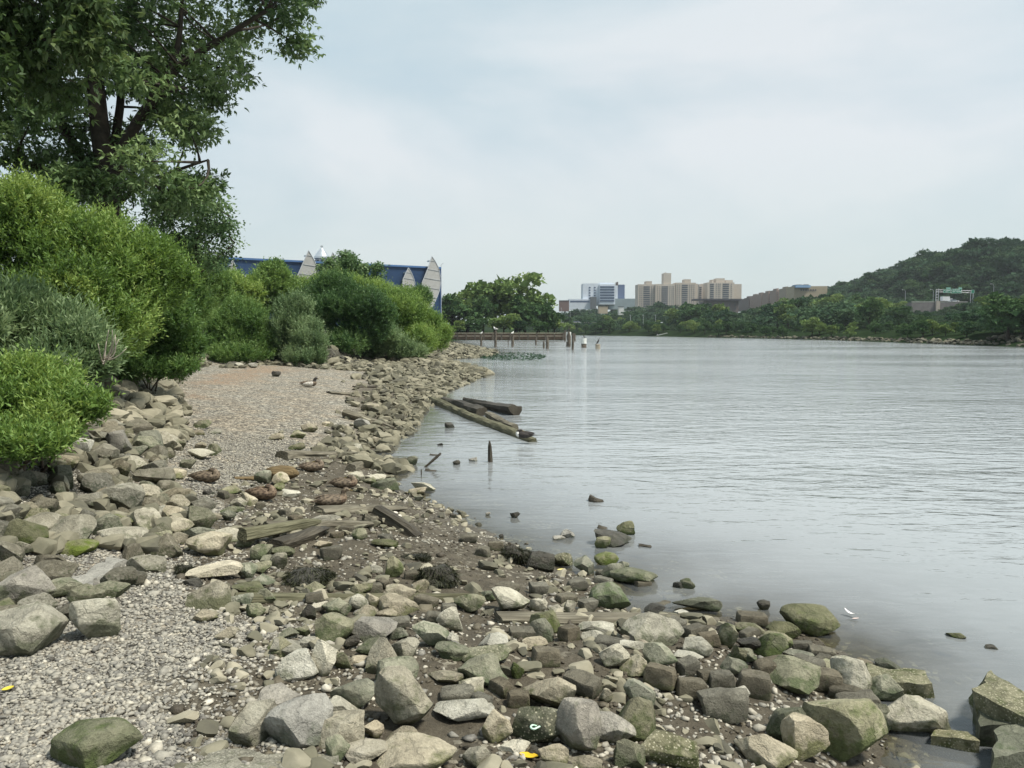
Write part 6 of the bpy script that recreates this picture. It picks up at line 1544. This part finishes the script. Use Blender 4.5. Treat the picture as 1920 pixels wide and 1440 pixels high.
tp = piling(1066, 622, 650, 9, 'tall white painted piling with a dark foot, at the bulkhead corner', WDP, .66); post_bird('cormorant', 'black and white cormorant atop the tall white painted piling', tp, False, 1.2)
piling(1073.5, 625, 656, 4.6, 'slim dark piling right beside the tall white one', WDP)
tp = piling(1094.5, 634, 652, 10, 'stout piling with a whitened upper half', WDP, .58); post_bird('cormorant', 'black cormorant crouched on the stout whitened piling', tp, False, 1.0, face=3.0)
tp = piling(1121.5, 646, 654, 10, 'short stump piling furthest out in the river', WOODP); post_bird('cormorant', 'black cormorant stretching up on the outermost short stump', tp, False, 1.5)
piling(1060, 620, 639, 4, 'dark corner post of the timber bulkhead', WDP); piling(1078, 625, 639, 3, 'dark broken post just off the bulkhead corner', WDP)
bk = empty('timber_bulkhead', 'long brown timber bulkhead holding the bank behind the pilings', 'bulkhead', (-25, 210.6, 0))
BKW = wood_mat('bulkhead_brown', (.10, .065, .045), (.20, .14, .10), .85)
for k, (z, h_) in enumerate([(-.2, .6), (.38, .52), (.92, .5), (1.45, .5)]): MB().box((19.6, 0, z), (39.4, .30, h_)).build('timber', BKW, bk)
MB().box((19.6, -.35, 1.15), (39.4, .35, .22)).build('wale', WOODP, bk); MB().box((19.6, -.15, 1.95), (39.4, .6, .22)).build('cap_timber', WOODP, bk)
for k, x in enumerate(np.linspace(.5, 39, 17)): MB().box((x, -.42 - .02 * (k % 3), .6), (.36, .34, 2.3 + .3 * ((k * 5) % 3))).build('post', WDP, bk)
MB().box((39.2, 26, .9), (.3, 52, 2.2)).build('side_wall', BKW, bk)

# floating weed bed off the second point
r = np.random.default_rng(5); n = 700; P = np.stack([on_z(960 + 62 * a, 669 + 7 * b * math.sqrt(max(0, 1 - a * a)), .01) for a, b in r.uniform(-1, 1, (n, 2))])
Q = leaf_quads(P, r.normal(size=(n, 3)) * [1, .6, .15] + [0, 0, .25], r.uniform(.2, .5, n), r.uniform(.05, .12, n), r, .7)
tag(obj('water_weed', quads_mesh('water_weed', Q, np.clip(r.normal(.25, .15, n), 0, 1)), LEAF['farold']), 'dark green patch of weed breaking the river surface off the stony point', 'weed', kind='stuff')

# ------------------------------------------------------------------ small finds
def blob(name, label, cat, cx, cy, w, h, mat, seed, rough=.12, sub=4):
    g, W_, dp, H = size_from_pixels(cx, cy, w, h); V, Fs = rock_verts(seed, sub, W_, dp, H, cuts=5, rough=rough, rnd=1.0)
    o = obj(name, tri_mesh(name, V, Fs, True, 50), mat); o.location = (g[0], g[1] + dp * .4, g[2] - .05 * H); return tag(o, label, cat)
BURL = wood_mat('burlap_straw', (.11, .08, .04), (.20, .15, .08), .95)
sk = blob('sack', 'straw brown sack lying in a mound behind two grey green stones', 'sack', 524, 890, 62, 34, BURL, 3)
g = wpt(478, 898); 
tl = log('rope_mat', 'flat straw brown tail of matting trailing left from the sack', 'matting', (440, 897), (490, 899), .06, .12, BURL, 4, .0, .02, None, sy=.35)
def flat_leaf(name, label, cat, px, py, L_, W_, c, rz, lift=.02, bend=.25, curl=0):
    p = wpt(px, py, lift); n = 7; V = []
    for i in range(n):
        t = i / (n - 1); w = W_ * math.sin(math.pi * (t * .9 + .05)) ** .8
        for j in (-1, 0, 1): V.append(((t - .5) * L_, j * w / 2, bend * L_ * (t - .5) ** 2 + abs(j) * w * .12))
    V2 = [(x, y, z - .002) for x, y, z in V]; Fs = []
    for i in range(n - 1):
        for j in (0, 1): a = i * 3 + j; Fs += [(a, a + 3, a + 4, a + 1), (a + 3 * n, a + 1 + 3 * n, a + 4 + 3 * n, a + 3 + 3 * n)]
    o = obj(name, poly_mesh(name, V + V2, Fs, True), simple_mat(name + '_col', c, .6, .15, 20)); o.location = p; o.rotation_euler = (0.1, -.1, rz); return tag(o, label, cat)
flat_leaf('fallen_leaf', 'bright yellow leaf lying by the bleached stone at the bottom edge', 'leaf', 992, 1424, .105, .045, (.62, .40, .02), -.5)
flat_leaf('fallen_leaf', 'pale yellow leaf floating beside the barnacled stone', 'leaf', 1052, 1070, .085, .04, (.60, .52, .20), .1, .012)
flat_leaf('fallen_leaf', 'small yellow leaf on the pebbles near the left edge', 'leaf', 15, 1298, .055, .035, (.55, .45, .05), .6)
flat_leaf('feather', 'white curled feather standing on the water beyond the big green boulder', 'feather', 1594, 1156, .12, .035, (.75, .73, .72), 2.2, .03, .9)
flat_leaf('feather', 'tiny pinkish feather tip floating beside the white curled feather', 'feather', 1604, 1162, .06, .02, (.55, .45, .42), .0, .012, .2)
hk = wpt(1013, 1366, .0); s = np.linalg.norm(hk - [0, 0, CAMZ]) / F
mb = MB(); a = np.linspace(.4, 5.6, 14); mb.tube([(-.035 + .016 * math.cos(x), .016 * math.sin(x), 0) for x in a] + [(.0, .004, 0), (.06, .012, .004), (.072, .02, .004)], .0055, 6)
o = mb.build('plastic_hook', simple_mat('plastic_mint', (.50, .72, .58), .4, .05, 5), None, True)
tag(o, 'mint green plastic hook lying on the barnacled boulder', 'hook')
bpy.context.view_layer.update()
dg = bpy.context.evaluated_depsgraph_get(); dv = Vector(ray(1013, 1366)); hit = C.ray_cast(dg, Vector((0, 0, CAMZ)), dv.normalized()); o.location = hit[1] + Vector((0, 0, .01)) if hit[0] else hk; o.rotation_euler = (.15, .0, .1)
SHELL = simple_mat('shell_white', (.66, .62, .54), .6, .1, 20)
for k, (px, py, lab) in enumerate([(741, 962, 'cluster-edge white oyster shell lying nearest the long flat board'), (734, 968, 'white shell just left of the shell by the long flat board'), (748, 968, 'white shell just right of the shell by the long flat board'), (720, 962, 'brownish hollow shell left of the white shells by the board'), (630, 998, 'white shell resting beside the level board')]):
    blob('shell', lab, 'shell', px, py, 10, 7, SHELL, 40 + k, .15, 3)

# ------------------------------------------------------------------ labels for the stones
LM = [('the black weed draped stump', 818, 1072), ('the mint green hook', 1013, 1366), ('the bright yellow leaf', 992, 1424), ('the pebbly concrete slab', 490, 1425), ('the flat pale slab', 180, 1080), ('the straw brown sack', 525, 890),
      ('the black gnarled stump', 968, 1034), ('the large tilted slab', 1885, 1350), ('the jutting barnacled slab', 1683, 1281), ('the white curled feather', 1594, 1156), ('the lone upright stake', 918, 845), ('the long half sunk timber', 900, 790),
      ('the thick grey board', 605, 858), ('the long flat board', 675, 955), ('the black mossy beam', 745, 992), ('the slanting split board', 520, 1012), ('the weed hung root mass', 572, 1070), ('the lone sleeping duck', 386, 895), ('the far drake', 578, 718),
      ('the low lime shrub', 70, 790), ('the sandy patch', 430, 715), ('the dark beam end', 690, 793), ('the floating yellow leaf', 1052, 1070), ('the right hand half buried beam', 1140, 1165), ('the left hand half buried beam', 640, 1124), ('the seated alert duck', 622, 940), ('the lone driftwood chunk', 1117, 938)]
used = set()
def rel(px, py, lx, ly):
    dx, dy = px - lx, (py - ly) * 1.6
    if abs(dx) > abs(dy): return 'right of' if dx > 0 else 'left of'
    return 'in front of' if dy > 0 else 'behind'
def stone_label(px, py, w, h, t, kind):
    size = 'large' if w > 85 else ('small' if w < 34 else 'medium'); sh = 'upright' if h > w * .92 else ('flat' if h < w * .46 else 'chunky')
    lm = sorted(LM, key=lambda q: math.hypot(px - q[1], (py - q[2]) * 1.5)); tone = 'brown' if t == 'B' else TONE[t]
    base = f'{size} {tone} {sh} {kind}'
    for a in lm[:4]:
        s = f'{base} {rel(px, py, a[1], a[2])} {a[0]}'
        if s not in used: break
    else:
        for a in lm[:3]:
            for far in ('close to', 'some way from', 'well away from'):
                s = f'{base} {far} {a[0]}, {rel(px, py, a[1], a[2]).replace(" of", "")} side' if 'of' in rel(px, py, a[1], a[2])[-3:] and 'front' not in rel(px, py, a[1], a[2]) else f'{base} {far} {a[0]}, {rel(px, py, a[1], a[2]).replace("in front of", "nearer side").replace("behind", "farther side")}'
                if s not in used: break
            if s not in used: break
        else:
            for ord_ in ('another', 'third', 'fourth', 'fifth', 'sixth'):
                s = f'{ord_} {base} near {lm[0][0]}'
                if s not in used: break
    used.add(s); return s
for o, px, py, w, h, t in STONES: tag(o, stone_label(px, py, w, h, t, 'stone'), 'rock', 'stones of the foreshore')
for o, px, py, w, h, t in BL: tag(o, stone_label(px, py, w, h, t, 'block'), 'paving block', 'brown paving blocks')
for o, px, py, s, t in RIPOBJ: tag(o, 'angular grey brown stone heaped in the riprap bank below the left shrubs', 'rock', 'riprap stones of the bank')

# ------------------------------------------------------------------ air
hm, nt, N, L = mat_new('air_haze'); ho = N.new('ShaderNodeOutputMaterial'); pv = N.new('ShaderNodeVolumePrincipled')
pv.inputs['Color'].default_value = (.80, .88, .95, 1); pv.inputs['Density'].default_value = .00013; pv.inputs['Anisotropy'].default_value = .2
L.new(pv.outputs[0], ho.inputs['Volume'])
hz_ = MB().box((0, 2640, 62), (5800, 5400, 134)).build('haze', hm); tag(hz_, kind='stuff')
